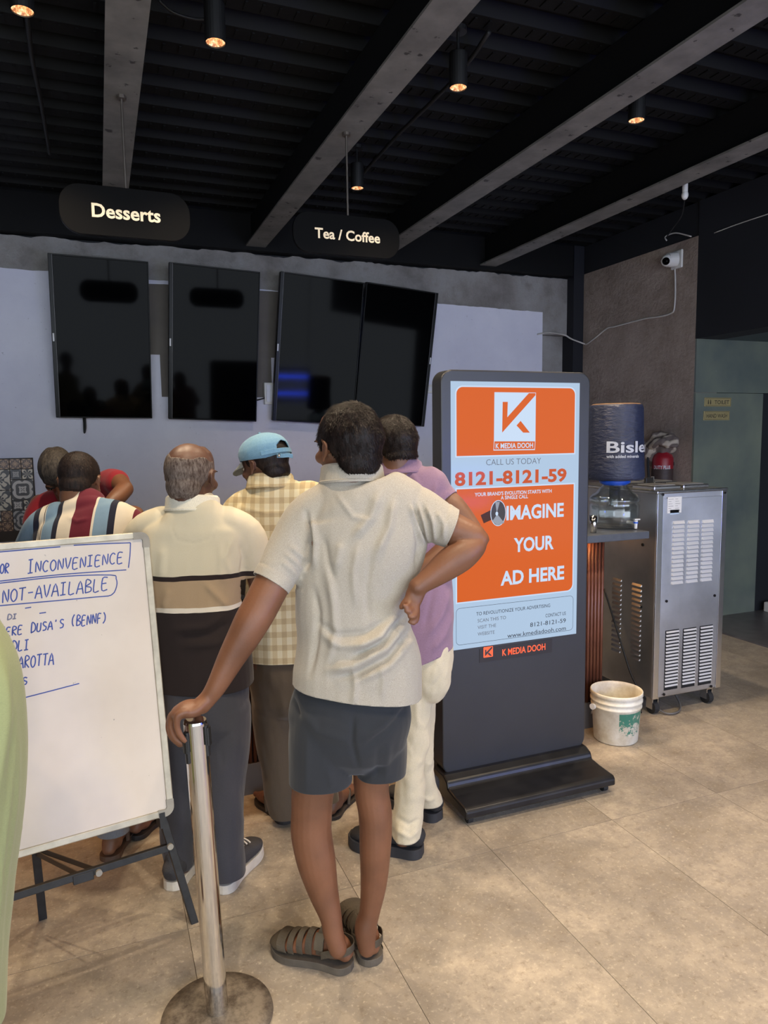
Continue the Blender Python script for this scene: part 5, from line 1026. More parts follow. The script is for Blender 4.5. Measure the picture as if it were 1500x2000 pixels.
shm = remesh(sh, .0052, 3, addf(cuff_seam(V(529, 1140, 1.945), arm_d), cuff_seam(V(882, 1032, 2.0), unit(rarm_d + UZ * .15)), folds(fl_main), drape((7, 7, 2.6), .005, 2), drape((22, 22, 9), .0012, 7)), [(V(697, 1343, D), -UZ * .97 - LD * .13, .36), (V(529, 1140, 1.945), arm_d, .066), (V(882, 1032, 2.0), rarm_d + UZ * .15, .072)], solid=.0025)
M['polo'] = cloth('oatmeal_melange_jersey', srgb(178, 171, 158), melange=.16, c2=srgb(132, 124, 112), scale=520)
shirt = placeme('shirt', shm, M['polo'], A_)
collar(shirt, V(688, 937, 2.035) , frame(6, 8), .080, .082, .030, M['polo'], out=1.17)
def cuff(c, d, a, b, w, m, parent, t=.003):
    v, f = loft([c - d * w, c + d * .002], [a, a], [b, b], ref=FD, n=30, sub=1, dome=(0, 0), cap=False); v2 = np.asarray(v); cen = np.repeat(np.array([c - d * w, c + d * .002]), 30, 0); v3 = cen + (v2 - cen) * (1 - t / a * 2)
    n = len(v2); f2 = [tuple(q + n for q in x[::-1]) for x in f]; e = [(30 + i, 30 + (i + 1) % 30, n + 30 + (i + 1) % 30, n + 30 + i) for i in range(30)] + [((i + 1) % 30, i, n + i, n + (i + 1) % 30) for i in range(30)]
    return place('cuff', np.concatenate([v2, v3]), f + f2 + e, m, parent, smooth=False)
# shorts
so = [pl([(692, 1310, D, 200, .095), (690, 1350, D, 222, .108), (686, 1390, D, 240, .126), (683, 1430, D, 230, .118)], sub=4, e=2.4, n=30),
      pl([(632, 1390, 2.02, 122, .10), (627, 1440, 2.02, 124, .10), (626, 1500, 2.02, 121, .097), (626, 1548, 2.02, 121, .095), (626, 1590, 2.02, 121, .095)], sub=4, e=2.3, n=26),
      pl([(742, 1390, 2.06, 112, .10), (747, 1440, 2.06, 101, .10), (745, 1500, 2.06, 97, .097), (743, 1530, 2.06, 95, .093), (743, 1572, 2.06, 95, .093)], sub=4, e=2.3, n=26)]
flso = [([(800, 1350), (770, 1400), (720, 1440)], .006, 8), ([(795, 1375), (760, 1425), (712, 1460)], -.006, 7), ([(690, 1400), (688, 1450), (700, 1500)], -.008, 5), ([(590, 1390), (620, 1430), (690, 1450)], .005, 9), ([(640, 1500), (650, 1540)], .004, 8), ([(760, 1450), (755, 1520)], .005, 7), ([(740, 1460), (735, 1520)], -.004, 6), ([(572, 1360), (585, 1400)], -.008, 4), ([(600, 1440), (598, 1540)], .004, 7)]
som = remesh(so, .0062, 3, addf(folds(flso), drape((8, 8, 4), .006, 5)), [(V(628, 1549, 2.02), -UZ, .17), (V(741, 1532, 2.06), -UZ, .15)][:0], solid=0)
def cutlegs(me, cuts, th=.0025):
    bm = bmesh.new(); bm.from_mesh(me)
    for p, n, side in cuts:
        p = Vector(p); n = Vector(n); fs = [f for f in bm.faces if side(np.array(f.calc_center_median()))]; g = fs + list({e for f in fs for e in f.edges}) + list({v for f in fs for v in f.verts}); bmesh.ops.bisect_plane(bm, geom=g, plane_co=p, plane_no=n, clear_outer=True)
    bm.to_mesh(me); bm.free(); o = bpy.data.objects.new('tmp', me); COL.objects.link(o); m = o.modifiers.new('s', 'SOLIDIFY'); m.thickness = th; m.offset = -1; dg = bpy.context.evaluated_depsgraph_get(); dg.update(); out = bpy.data.meshes.new_from_object(o.evaluated_get(dg)); bpy.data.objects.remove(o); out.materials.clear(); out.shade_smooth(); return out
xm = (V(691, 1530, 2.04) @ LD)
som = cutlegs(som, [(V(628, 1551, 1.93), (0, 0, -1), lambda c: c @ LD < xm), (V(741, 1528, 1.98), (0, 0, -1), lambda c: c @ LD >= xm)])
M['shorts'] = cloth('dark_slate_cotton', srgb(44, 46, 50), melange=.1, bump=.15)
placeme('shorts', som, M['shorts'], A_)
sandal(hl, tl_, A_, None); sandal(hr, tr_, A_, None)

# ---------------------------------------------------------------- 2. the bald man in the banded polo
B_ = person('bald person from behind in a cream polo with a dark lower half and dark trousers', (.33, 2.58))
D = 2.5; Fh = frame(-14, 6); hc = V(373, 934, 2.50); hk = 1.03
sk = head_parts(Fh, hc, hk)
sk += [loft([hc - Fh[:, 2] * .04 - Fh[:, 1] * .02, hc - Fh[:, 2] * .11 - Fh[:, 1] * .006, V(378, 1005, 2.52), V(380, 1040, 2.52)], [.060, .060, .054, .05], [.062, .058, .054, .05], ref=FD, sub=4)]
sk += [pl([(380, 1020, D, 120, .06), (381, 1060, D, 190, .10), (382, 1150, D, 170, .11), (390, 1280, D, 160, .115), (398, 1350, 2.48, 165, .12)], sub=3, e=2.3)]
ra = [V(488, 1052, 2.5), V(506, 1120, 2.5), V(524, 1178, 2.5)]; la = [V(272, 1052, 2.53), V(262, 1130, 2.53), V(262, 1190, 2.53)]
rh = [V(524, 1178, 2.5), V(508, 1150, 2.68), V(492, 1120, 2.80)]; lh = [V(262, 1190, 2.53), V(285, 1150, 2.70), V(305, 1120, 2.84)]
sk += [loft(ra, [.054, .046, .040], ref=FD, sub=4), loft(la, [.054, .046, .040], ref=FD, sub=4), loft(rh, [.041, .038, .026], ref=UZ, sub=4), loft(lh, [.041, .038, .026], ref=UZ, sub=4)]
sk += hand_parts(rh[-1], unit(rh[-1] - rh[-2]), UZ, -LD, .5, .95) + hand_parts(lh[-1], unit(lh[-1] - lh[-2]), UZ, LD, .5, .95)
hR = G(432, 1745); dR = unit(G(498, 1661) - hR); tR = hR + dR * .285; hL = G(334, 1738); dL = unit(dR + LD * -.05); tL = hL + dL * .285
sk += [loft([V(355, 1380, 2.5), V(348, 1560, 2.49), hL + UZ * .09 + dL * .06, hL + UZ * .05 + dL * .07], [.08, .055, .038, .04], ref=FD, sub=4), loft([V(436, 1380, 2.47), V(440, 1560, 2.46), hR + UZ * .09 + dR * .06, hR + UZ * .05 + dR * .07], [.08, .055, .038, .04], ref=FD, sub=4)]
placeme('body', remesh(sk, .0056, 2), M['skin_dark'], B_); eyes(Fh, hc, hk, B_)
# close-cropped grey fringe: only the sides and the back
def fringe(co, no): return np.zeros(len(co))
P = [ell((0, -.0125, .030), (.0775, .0988, .0885)), ell((0, -.045, -.025), (.061, .058, .062))]
def fdisp(k):
    def fn(co, no):
        y, z = co[:, 1] / k, co[:, 2] / k; top = .062 + .02 * vn(co * 22); low = np.interp(y, [-.12, -.05, -.03, 0, .03, .05], [-.075, -.07, -.03, .012, -.01, .03]); ok = (z < top) & (z > low) & (y < .05)
        return np.where(ok, .0004 * vn(co * 300), -.012)
    return fn
fm = remesh([(np.asarray(v) * hk, f) for v, f in P], .0042, 1, fdisp(hk)); N = len(fm.vertices); co = np.empty(N * 3); fm.vertices.foreach_get('co', co); fm.vertices.foreach_set('co', (co.reshape(-1, 3) @ Fh.T + hc).ravel()); placeme('hair', fm, M['hair_grey'], B_)
sh = [pl([(378, 996, 2.51, 100, .078), (380, 1010, D, 134, .090), (381, 1030, D, 200, .102), (383, 1058, D, 236, .11), (383, 1095, D, 222, .122), (383, 1150, D, 196, .13), (385, 1200, D, 186, .135), (392, 1260, D, 190, .14), (398, 1320, 2.49, 192, .138), (400, 1380, 2.48, 190, .135)], sub=4, e=2.35, n=32),
      pl([(440, 1030, 2.5, 86, .068), (478, 1048, 2.5, 84, .066), (494, 1085, 2.5, 74, .06), (503, 1122, 2.5, 66, .056), (512, 1160, 2.5, 64, .056)], sub=4, n=24),
      pl([(322, 1030, 2.51, 86, .068), (285, 1048, 2.52, 84, .066), (268, 1088, 2.53, 74, .06), (262, 1125, 2.53, 68, .056), (262, 1165, 2.53, 66, .056)], sub=4, n=24)]
flb = [([(455, 1050), (440, 1090), (455, 1130)], .006, 6), ([(470, 1060), (476, 1090), (473, 1125)], -.008, 4), ([(430, 1060), (432, 1120), (445, 1140)], .005, 7), ([(320, 1070), (315, 1130)], .005, 8), ([(400, 1140), (430, 1170), (445, 1185)], .006, 6), ([(330, 1150), (320, 1190)], .005, 7), ([(440, 1200), (400, 1225), (340, 1230)], .008, 8), ([(470, 1230), (430, 1255), (360, 1262)], .008, 9), ([(455, 1215), (410, 1240), (350, 1246)], -.007, 7), ([(350, 1010), (335, 1030), (345, 1055), (380, 1062), (415, 1050), (424, 1018)], -.0015, 2.0)]
zb = lambda y: V(380, y, 2.38)[2]
rB = rootpos(B_)
M['bands'] = lat_stripes('banded_pique', 0, [(0, srgb(44, 36, 36)), (zb(1197), srgb(222, 214, 200)), (zb(1190), srgb(172, 150, 122)), (zb(1137), srgb(44, 34, 34)), (zb(1126), srgb(208, 200, 178))], 'z')
shm = remesh(sh, .0065, 3, addf(folds(flb), drape((7, 7, 2.6), .006, 12)), [(V(503, 1122, 2.5), pdir((494, 1085), (503, 1122), 2.5), .072), (V(262, 1125, 2.53), pdir((268, 1088), (262, 1125), 2.53), .072), (V(398, 1335, 2.48), -UZ, .30)], solid=.0025)
shirt = placeme('shirt', shm, M['bands'], B_); collar(shirt, V(377, 992, 2.51), frame(0, 8), .084, .086, .030, cloth('cream_rib', srgb(228, 222, 204)), out=1.14)
pa = [pl([(399, 1290, 2.48, 172, .12), (402, 1350, 2.48, 172, .125), (400, 1400, 2.47, 168, .12)], sub=4, e=2.4, n=28), pl([(362, 1380, 2.49, 100, .10), (354, 1480, 2.49, 86, .085), (349, 1580, 2.49, 70, .07), (348, 1660, 2.50, 62, .06), (350, 1700, 2.51, 60, .062), (350, 1740, 2.51, 58, .06)], sub=4, n=24),
      pl([(440, 1380, 2.47, 102, .10), (438, 1450, 2.46, 100, .09), (437, 1540, 2.45, 82, .08), (440, 1640, 2.44, 70, .068), (446, 1692, 2.45, 66, .066), (448, 1735, 2.45, 60, .06)], sub=4, n=24)]
xm = V(398, 1600, 2.47) @ LD
pam = remesh(pa, .0068, 3, addf(drape((8, 8, 4), .009, 4), drape((18, 18, 12), .003, 8)))
pam = cutlegs(pam, [(hL + UZ * .045, (0, 0, -1), lambda c: c @ LD < xm and c[2] < .3), (hR + UZ * .05, (0, 0, -1), lambda c: c @ LD >= xm and c[2] < .3)])
placeme('trousers', pam, cloth('charcoal_grey_trousers', srgb(64, 64, 70), melange=.12), B_)
M['shoe_dark'] = solid('dark_grey_knit', srgb(58, 58, 62), .8, bump=.4, bs=300); M['shoe_white'] = solid('off_white_foam', srgb(206, 200, 188), .6, var=.1, vs=30)
shoe(hL, tL, B_, M['shoe_dark'], M['shoe_white'], sz=.034, laces=M['shoe_white']); shoe(hR, tR, B_, M['shoe_dark'], M['shoe_white'], sz=.034, laces=M['shoe_white'])

# ---------------------------------------------------------------- 3. the man in the blue cap
C_ = person('person in a light blue cap and faded yellow check shirt, head turned to the left', (.72, 2.83))
D = 2.86; Fh = frame(56, 14); hc = V(518, 909, 2.86); hk = .99
sk = head_parts(Fh, hc, hk)
sk += [loft([hc - Fh[:, 2] * .04 - Fh[:, 1] * .02, hc - Fh[:, 2] * .09 - Fh[:, 1] * .012, V(530, 960, 2.87), V(536, 985, 2.87)], [.056, .056, .053, .06], [.060, .056, .052, .05], ref=FD, sub=4)]
sk += [pl([(538, 975, D, 110, .06), (540, 1010, D, 165, .09), (538, 1100, D, 150, .10), (545, 1250, D, 140, .11), (560, 1310, D, 140, .115)], sub=3, e=2.3)]
la = [V(455, 1000, 2.87), V(452, 1060, 2.87), V(462, 1120, 2.86)]; lh = [V(462, 1120, 2.86), V(470, 1080, 2.98), V(478, 1050, 3.12)]; rh0 = [V(622, 985, 2.88), V(652, 1050, 2.88), V(640, 1095, 2.9)]; rh = [V(640, 1095, 2.9), V(620, 1070, 3.0), V(600, 1048, 3.12)]
sk += [loft(la, [.05, .043, .038], ref=FD, sub=4), loft(lh, [.038, .034, .025], ref=UZ, sub=4), loft(rh0, [.05, .043, .038], ref=FD, sub=4), loft(rh, [.038, .034, .025], ref=UZ, sub=4)]
sk += hand_parts(lh[-1], unit(lh[-1] - lh[-2]), UZ, LD, .5, .9) + hand_parts(rh[-1], unit(rh[-1] - rh[-2]), UZ, -LD, .5, .9)
hL = G(563, 1608); dL = unit(G(512, 1560) - hL); tL = hL + dL * .265; hR = G(644, 1601); dR = unit(G(678, 1556) - hR); tR = hR + dR * .265
sk += [loft([V(530, 1350, 2.86), V(540, 1480, 2.86), hL + UZ * .10 + dL * .05, hL + UZ * .05 + dL * .06], [.075, .052, .036, .038], ref=FD, sub=4), loft([V(610, 1350, 2.87), V(622, 1480, 2.87), hR + UZ * .10 + dR * .05, hR + UZ * .05 + dR * .06], [.075, .052, .036, .038], ref=FD, sub=4)] + foot_parts(hL, tL, .016, 1) + foot_parts(hR, tR, .016, -1)
placeme('body', remesh(sk, .0058, 2), M['skin_dark'], C_); eyes(Fh, hc, hk, C_)
hair(C_, Fh, hc, hk, M['hair_black'], thick=.004, low=-.066, front=.075, vox=.0048)
# cap: panelled crown with the opening above the strap, brim, strap end, button
capm = cloth('washed_denim_blue', srgb(116, 154, 178), melange=.1, c2=srgb(92, 132, 160), rough=.9)
crown = remesh([tr(ell((0, -.006, .052), (.090, .112, .075)), (Fh * hk, hc)), tr(ell((0, -.008, .040), (.089, .112, .05)), (Fh * hk, hc))], .0042, 2, drape((18, 18, 18), .0018, 3))
bm = bmesh.new(); bm.from_mesh(crown); R_ = Fh; p0 = hc + R_[:, 2] * .026 - R_[:, 1] * .0; nn = -(R_[:, 2] * .985 - R_[:, 1] * .12)
bmesh.ops.bisect_plane(bm, geom=bm.faces[:] + bm.edges[:] + bm.verts[:], plane_co=Vector(p0 + 0 * nn), plane_no=Vector(nn), clear_outer=True)
dl = []
for f in bm.faces:
    l = R_.T @ (np.array(f.calc_center_median()) - hc)
    if l[1] < -.06 and ((l[0] / .034) ** 2 + ((l[2] - .040) / .034) ** 2) < 1 and l[2] > .040: dl.append(f)
bmesh.ops.delete(bm, geom=dl, context='FACES'); bm.to_mesh(crown); bm.free()
o = bpy.data.objects.new('tmp', crown); COL.objects.link(o); m = o.modifiers.new('s', 'SOLIDIFY'); m.thickness = .0025; m.offset = 1; dg = bpy.context.evaluated_depsgraph_get(); dg.update(); cr = bpy.data.meshes.new_from_object(o.evaluated_get(dg)); bpy.data.objects.remove(o); cr.materials.clear(); cr.shade_smooth()
cap = placeme('cap', cr, capm, C_)
n = 17; v = []; f = []
for i in range(n):
    q = math.radians(-58 + 116 * i / (n - 1)); e = math.sin(math.radians(180 * i / (n - 1))) ** .6
    a = np.array([.086 * math.sin(q), -.006 + .108 * math.cos(q), .026]); b = np.array([.080 * math.sin(q) * 1.05, -.006 + .108 * math.cos(q) + .068 * e, .010 - .016 * (1 - abs(math.sin(q)))])
    for z in (0, .003): v += [hc + Fh @ (a + np.array([0, 0, z])), hc + Fh @ (b + np.array([0, 0, z]))]
for i in range(n - 1): a = 4 * i; b = a + 4; f += [(a, a + 1, b + 1, b), (a + 2, b + 2, b + 3, a + 3), (a + 1, a + 3, b + 3, b + 1), (a, b, b + 2, a + 2)]
f += [(0, 2, 3, 1), (4 * n - 4, 4 * n - 3, 4 * n - 1, 4 * n - 2)]; place('brim', v, f, solid('grey_brim', srgb(134, 140, 140), .8), cap)
MB().add(*tr(ell((0, -.006, .130), (.007, .007, .004), n=6), (Fh, hc))).obj('button', capm, cap, smooth=True)
Cn, Nn = [], []
for i in range(13): q = math.radians(-150 + 0 + 120 * i / 12); Cn.append(hc + Fh @ np.array([.0925 * math.cos(q), -.008 + .1145 * math.sin(q), .034])); Nn.append(Fh @ np.array([math.cos(q), math.sin(q), 0]))
ribbon('strap', Cn, [Fh[:, 2]] * 13, Nn, .017, .003, capm, cap)
e0 = V(549, 889, 2.77); ribbon('strap_end', [V(541, 890, 2.755), V(552, 890, 2.755), V(563, 889, 2.76), V(572, 891, 2.765)], [UZ] * 4, [-FD] * 4, .016, .003, capm, cap); MB().add(*ell(V(545, 889, 2.750), (.006, .006, .007), n=6)).obj('buckle', M['chrome'], cap, smooth=True)
sh = [pl([(532, 958, 2.87, 92, .076), (536, 972, D, 140, .088), (538, 992, D, 186, .098), (540, 1020, D, 206, .105), (540, 1080, D, 190, .118), (540, 1160, D, 170, .12), (550, 1230, D, 156, .125), (556, 1300, D, 156, .13), (558, 1345, D, 156, .13)], sub=4, e=2.35, n=30),
      pl([(492, 985, 2.865, 70, .06), (463, 996, 2.87, 62, .058), (450, 1030, 2.87, 56, .052), (450, 1070, 2.87, 52, .050), (458, 1110, 2.865, 50, .048)], sub=4, n=22), pl([(580, 978, 2.87, 72, .06), (615, 975, 2.88, 62, .058), (640, 1010, 2.88, 56, .052), (652, 1060, 2.88, 52, .05), (645, 1092, 2.89, 48, .046)], sub=4, n=22)]
def plaid():
    t = NT('faded_check_cotton'); v = t.obj(); s = t.n('ShaderNodeVectorMath', operation='DOT_PRODUCT'); t.l(v, s.inputs[0]); s.inputs[1].default_value = tuple(LD); sp = t.n('ShaderNodeSeparateXYZ'); t.l(v, sp.inputs[0])
    a = t.math('GREATER_THAN', t.math('SINE', t.math('MULTIPLY', s.outputs['Value'], 165.0)), .0); b = t.math('GREATER_THAN', t.math('SINE', t.math('MULTIPLY', sp.outputs[2], 120.0)), .2)
    k = t.math('MULTIPLY', t.math('ADD', a, b), .5); col = t.ramp(k, [(0, srgb(208, 198, 166)), (.5, srgb(184, 166, 128)), (1, srgb(160, 138, 100))]); n = t.noise(v, 300, 3, .8); col = t.mix(t.math('MULTIPLY', n, .35), col, srgb(226, 216, 186))
    t.set(Base_Color=col, Roughness=.9, Specular_IOR_Level=.2); t.bump(t.noise(v, 500, 2), .4, .001); return t.m
M['plaid'] = plaid()
shm = remesh(sh, .0068, 3, addf(drape((9, 9, 3.5), .007, 22), folds([([(455, 998), (470, 1015), (478, 1060)], -.006, 3), ([(470, 990), (520, 1002), (600, 1000)], .003, 3), ([(520, 1100), (515, 1180)], .005, 8), ([(500, 1180), (506, 1250)], .006, 7)])), [(V(456, 1100, 2.865), pdir((450, 1070), (457, 1105), 2.866), .060), (V(646, 1088, 2.89), pdir((652, 1060), (645, 1090), 2.885), .060), (V(556, 1279, D), -UZ, .25)], solid=.0025)
shirt = placeme('shirt', shm, M['plaid'], C_); collar(shirt, V(529, 949, 2.87), frame(10, 8), .082, .086, .034, M['plaid'], out=1.2)
pa = [pl([(556, 1240, 2.86, 136, .11), (560, 1310, 2.86, 146, .118), (572, 1350, 2.86, 160, .115)], sub=4, e=2.4, n=28), pl([(535, 1330, 2.86, 92, .09), (540, 1420, 2.86, 84, .08), (546, 1510, 2.86, 70, .068), (549, 1565, 2.87, 62, .06), (556, 1590, 2.87, 58, .056), (558, 1620, 2.87, 56, .056)], sub=4, n=22), pl([(612, 1330, 2.87, 92, .09), (618, 1420, 2.87, 84, .08), (626, 1500, 2.88, 68, .066), (634, 1550, 2.90, 56, .056), (638, 1585, 2.90, 54, .055)], sub=4, n=22)]
xm = V(583, 1500, 2.87) @ LD; pam = remesh(pa, .0068, 3, addf(drape((8, 8, 4), .009, 14), drape((18, 18, 12), .003, 18)))
pam = cutlegs(pam, [(hL + UZ * .035, (0, 0, -1), lambda c: c @ LD < xm and c[2] < .3), (hR + UZ * .085, (0, 0, -1), lambda c: c @ LD >= xm and c[2] < .3)])
placeme('trousers', pam, cloth('dark_olive_brown_trousers', srgb(84, 72, 58), melange=.12), C_)
M['slip'] = solid('black_rubber_slipper', srgb(40, 36, 36), .6); flipflop(hL, tL, C_, M['slip']); flipflop(hR, tR, C_, M['slip'])

# ---------------------------------------------------------------- 4. the man in the lilac shirt
D = 2.63
E_p = person('person in a lilac shirt and cream trousers between the oatmeal polo and the kiosk', (1.1, 2.55))
Fh = frame(34, 12); hc = V(766, 880, 2.62); hk = .98
sk = head_parts(Fh, hc, hk)
sk += [loft([hc - Fh[:, 2] * .04 - Fh[:, 1] * .02, hc - Fh[:, 2] * .09 - Fh[:, 1] * .012, V(776, 935, 2.63), V(782, 965, 2.63)], [.058, .058, .054, .06], [.060, .056, .052, .05], ref=FD, sub=4)]
sk += [pl([(788, 950, D, 120, .06), (800, 985, D, 150, .09), (805, 1080, D, 130, .10), (815, 1200, D, 105, .09), (820, 1250, D, 90, .08)], sub=3, e=2.3)]
ra = [V(850, 965, 2.63), V(885, 990, 2.60), V(918, 1030, 2.57)]; rf = [V(920, 1032, 2.57), V(890, 1060, 2.55), V(845, 1095, 2.53), V(812, 1120, 2.52)]; la = [V(725, 975, 2.66), V(712, 1050, 2.68), V(715, 1100, 2.68)]; lf = [V(715, 1100, 2.68), V(722, 1070, 2.84), V(726, 1050, 2.96)]
sk += [loft(ra, [.050, .046, .038], ref=FD, sub=4), loft(rf, [.038, .044, .038, .027], ref=FD, sub=4), loft(la, [.05, .043, .038], ref=FD, sub=4), loft(lf, [.038, .034, .025], ref=UZ, sub=4)] + hand_parts(rf[-1], unit(V(798, 1160, 2.50) - rf[-1]), LD, -FD, .5, .9) + hand_parts(lf[-1], unit(lf[-1] - lf[-2]), UZ, LD, .5, .9)
hL = G(822, 1670); dL = unit(G(690, 1648) - hL); tL = hL + dL * .285; hR = G(856, 1602); dR = unit(np.array([-.45, .9, 0])); tR = hR + dR * .28
sk += [loft([V(804, 1370, 2.62), V(804, 1500, 2.62), hL + UZ * .10 + dL * .05, hL + UZ * .05 + dL * .07], [.045, .038, .032, .034], ref=FD, sub=4), loft([V(826, 1350, 2.68), V(820, 1450, 2.75), V(828, 1530, 2.80), hR + UZ * .10 + dR * .05, hR + UZ * .05 + dR * .07], [.040, .034, .032, .030, .032], ref=FD, sub=4)]
placeme('body', remesh(sk, .0056, 2), M['skin_mid'], E_p); eyes(Fh, hc, hk, E_p)
hair(E_p, Fh, hc, hk, M['hair_black'], thick=.012, low=-.050, strands=9000, slen=.011, seed=9)
sh = [pl([(777, 920, 2.63, 92, .074), (782, 935, D, 122, .084), (792, 955, D, 150, .094), (802, 980, D, 160, .10), (806, 1040, D, 150, .115), (808, 1110, D, 146, .118), (814, 1180, D, 148, .122), (818, 1230, D, 138, .125), (818, 1320, D, 132, .122)], sub=4, e=2.35, n=30),
      pl([(820, 955, 2.63, 70, .06), (846, 966, 2.63, 66, .058), (868, 982, 2.61, 60, .054), (888, 998, 2.60, 60, .054)], sub=4, n=24), pl([(752, 962, 2.64, 70, .06), (728, 985, 2.66, 62, .058), (716, 1030, 2.67, 56, .052), (714, 1060, 2.68, 54, .05)], sub=4, n=22)]
M['lilac'] = cloth('lilac_cotton', srgb(140, 113, 135), melange=.1, c2=srgb(124, 98, 118)); 
shm = remesh(sh, .0062, 3, addf(drape((10, 10, 4), .008, 32), folds([([(800, 915), (815, 945), (830, 985)], .006, 5), ([(850, 945), (846, 970), (850, 990)], .007, 4), ([(862, 950), (858, 975), (862, 990)], -.006, 4), ([(872, 960), (868, 975)], .006, 3), ([(880, 1150), (862, 1200), (838, 1240)], .007, 6), ([(885, 1200), (868, 1240), (845, 1270)], .006, 6), ([(850, 1130), (840, 1180), (828, 1230)], -.006, 6)])), [(V(871, 984, 2.61), pdir((850, 968), (875, 990), 2.62, 2.60), .064), (V(714, 1052, 2.68), pdir((716, 1030), (714, 1058), 2.67), .062), (V(850, 1268, D), -UZ * .93 - LD * -.35, .28)], solid=.0025)
shirt = placeme('shirt', shm, M['lilac'], E_p); collar(shirt, V(778, 925, 2.63), frame(24, 12), .080, .084, .026, M['lilac'], out=1.18)
v, f = loft([V(808, 1118, 2.50), V(803, 1124, 2.498)], [.030, .030], [.028, .028], ref=FD, n=22, sub=1, dome=(0, 0)); wt = MB().add(v, f).obj('wristwatch', M['chrome'], E_p); MB().add(*ell(V(806, 1116, 2.465), (.014, .006, .014), n=8)).obj('watch_face', M['white_plastic'], wt, smooth=True)
pa = [pl([(828, 1215, 2.63, 110, .11), (830, 1270, 2.63, 112, .115), (826, 1320, 2.64, 110, .11)], sub=4, e=2.4, n=28), pl([(806, 1300, 2.62, 84, .09), (806, 1400, 2.62, 70, .08), (804, 1480, 2.62, 60, .07), (800, 1560, 2.625, 60, .064), (795, 1610, 2.62, 64, .064), (793, 1640, 2.61, 60, .062), (793, 1675, 2.60, 56, .06)], sub=4, n=24), pl([(838, 1290, 2.66, 70, .09), (822, 1370, 2.70, 56, .075), (820, 1450, 2.75, 52, .068), (826, 1530, 2.80, 50, .062), (838, 1572, 2.83, 50, .06), (842, 1600, 2.83, 48, .058)], sub=4, n=24)]
pam = remesh(pa, .0062, 3, addf(drape((9, 9, 6), .010, 44), drape((22, 22, 18), .004, 48), folds([([(812, 1345), (818, 1420)], .006, 5), ([(775, 1620), (800, 1635), (818, 1622)], .007, 5), ([(778, 1600), (800, 1612), (822, 1600)], -.006, 5), ([(826, 1555), (838, 1562), (846, 1556)], .006, 4)])))
pam = cutlegs(pam, [(hL + UZ * .085, (0, 0, -1), lambda c: (c - hL)[:2] @ (c - hL)[:2] < .03 and c[2] < .3), (hR + UZ * .11, (0, 0, -1), lambda c: (c - hR)[:2] @ (c - hR)[:2] < .03 and c[2] < .3)])
placeme('trousers', pam, cloth('cream_chino', srgb(206, 196, 172), melange=.08, c2=srgb(188, 176, 150)), E_p)
M['shoe_black'] = solid('black_shoe_mesh', srgb(36, 36, 40), .75, bump=.3, bs=300); M['sole_black'] = solid('black_shoe_sole', srgb(44, 44, 48), .7)
shoe(hL, tL, E_p, M['shoe_black'], M['sole_black'], sz=.040, ankle=.10, tall=.02, sg_=.012); shoe(hR, tR, E_p, M['shoe_black'], M['sole_black'], sz=.040, ankle=.10, tall=.02, sg_=.012)

# ---------------------------------------------------------------- 5. the customer in the striped shirt
K_ = person('short-haired customer in a multicoloured striped shirt, behind the whiteboard', (.02, 2.86))
D = 2.70; Fh = frame(2, 24); hc = V(156, 941, 2.80); hk = .93
sk = head_parts(Fh, hc, hk)
sk += [loft([hc - Fh[:, 2] * .04 - Fh[:, 1] * .02, hc - Fh[:, 2] * .08 - Fh[:, 1] * .02, V(166, 995, 2.74), V(168, 1020, 2.72)], [.056, .058, .062, .085], [.06, .06, .06, .07], ref=FD, sub=4)]
sk += [pl([(167, 1010, 2.72, 130, .06), (170, 1040, D, 185, .085), (175, 1140, 2.66, 165, .10), (182, 1280, 2.64, 150, .11), (190, 1340, 2.64, 150, .115)], sub=3, e=2.3)]
la = [V(80, 1035, 2.72), V(52, 1090, 2.78), V(35, 1130, 2.84)]; lf = [V(35, 1130, 2.84), V(50, 1095, 3.0), V(70, 1070, 3.12)]; ra = [V(258, 1035, 2.72), V(278, 1100, 2.76), V(280, 1130, 2.8)]; rf = [V(280, 1130, 2.8), V(262, 1095, 2.96), V(240, 1068, 3.1)]
sk += [loft(la, [.048, .042, .036], ref=FD, sub=4), loft(lf, [.036, .033, .024], ref=UZ, sub=4), loft(ra, [.048, .042, .036], ref=FD, sub=4), loft(rf, [.036, .033, .024], ref=UZ, sub=4)] + hand_parts(lf[-1], unit(lf[-1] - lf[-2]), UZ, LD, .4, .85) + hand_parts(rf[-1], unit(rf[-1] - rf[-2]), UZ, -LD, .4, .85)
hL = G(212, 1683); dL = unit(G(236, 1640) - hL); tL = hL + dL * .25; hR = G(262, 1640); dR = unit(G(300, 1606) - hR); tR = hR + dR * .25
sk += [loft([V(165, 1340, 2.64), V(190, 1500, 2.63), hL + UZ * .11 + dL * .05, hL + UZ * .05 + dL * .06], [.075, .055, .038, .038], ref=FD, sub=4), loft([V(220, 1340, 2.66), V(245, 1500, 2.72), hR + UZ * .11 + dR * .05, hR + UZ * .05 + dR * .06], [.075, .055, .036, .038], ref=FD, sub=4)] + foot_parts(hL, tL, .02, 1) + foot_parts(hR, tR, .02, -1)
placeme('body', remesh(sk, .0056, 2), M['skin_mid'], K_); eyes(Fh, hc, hk, K_); hair(K_, Fh, hc, hk, M['hair_short'], thick=.005, low=-.075, strands=5000, slen=.005, seed=5)
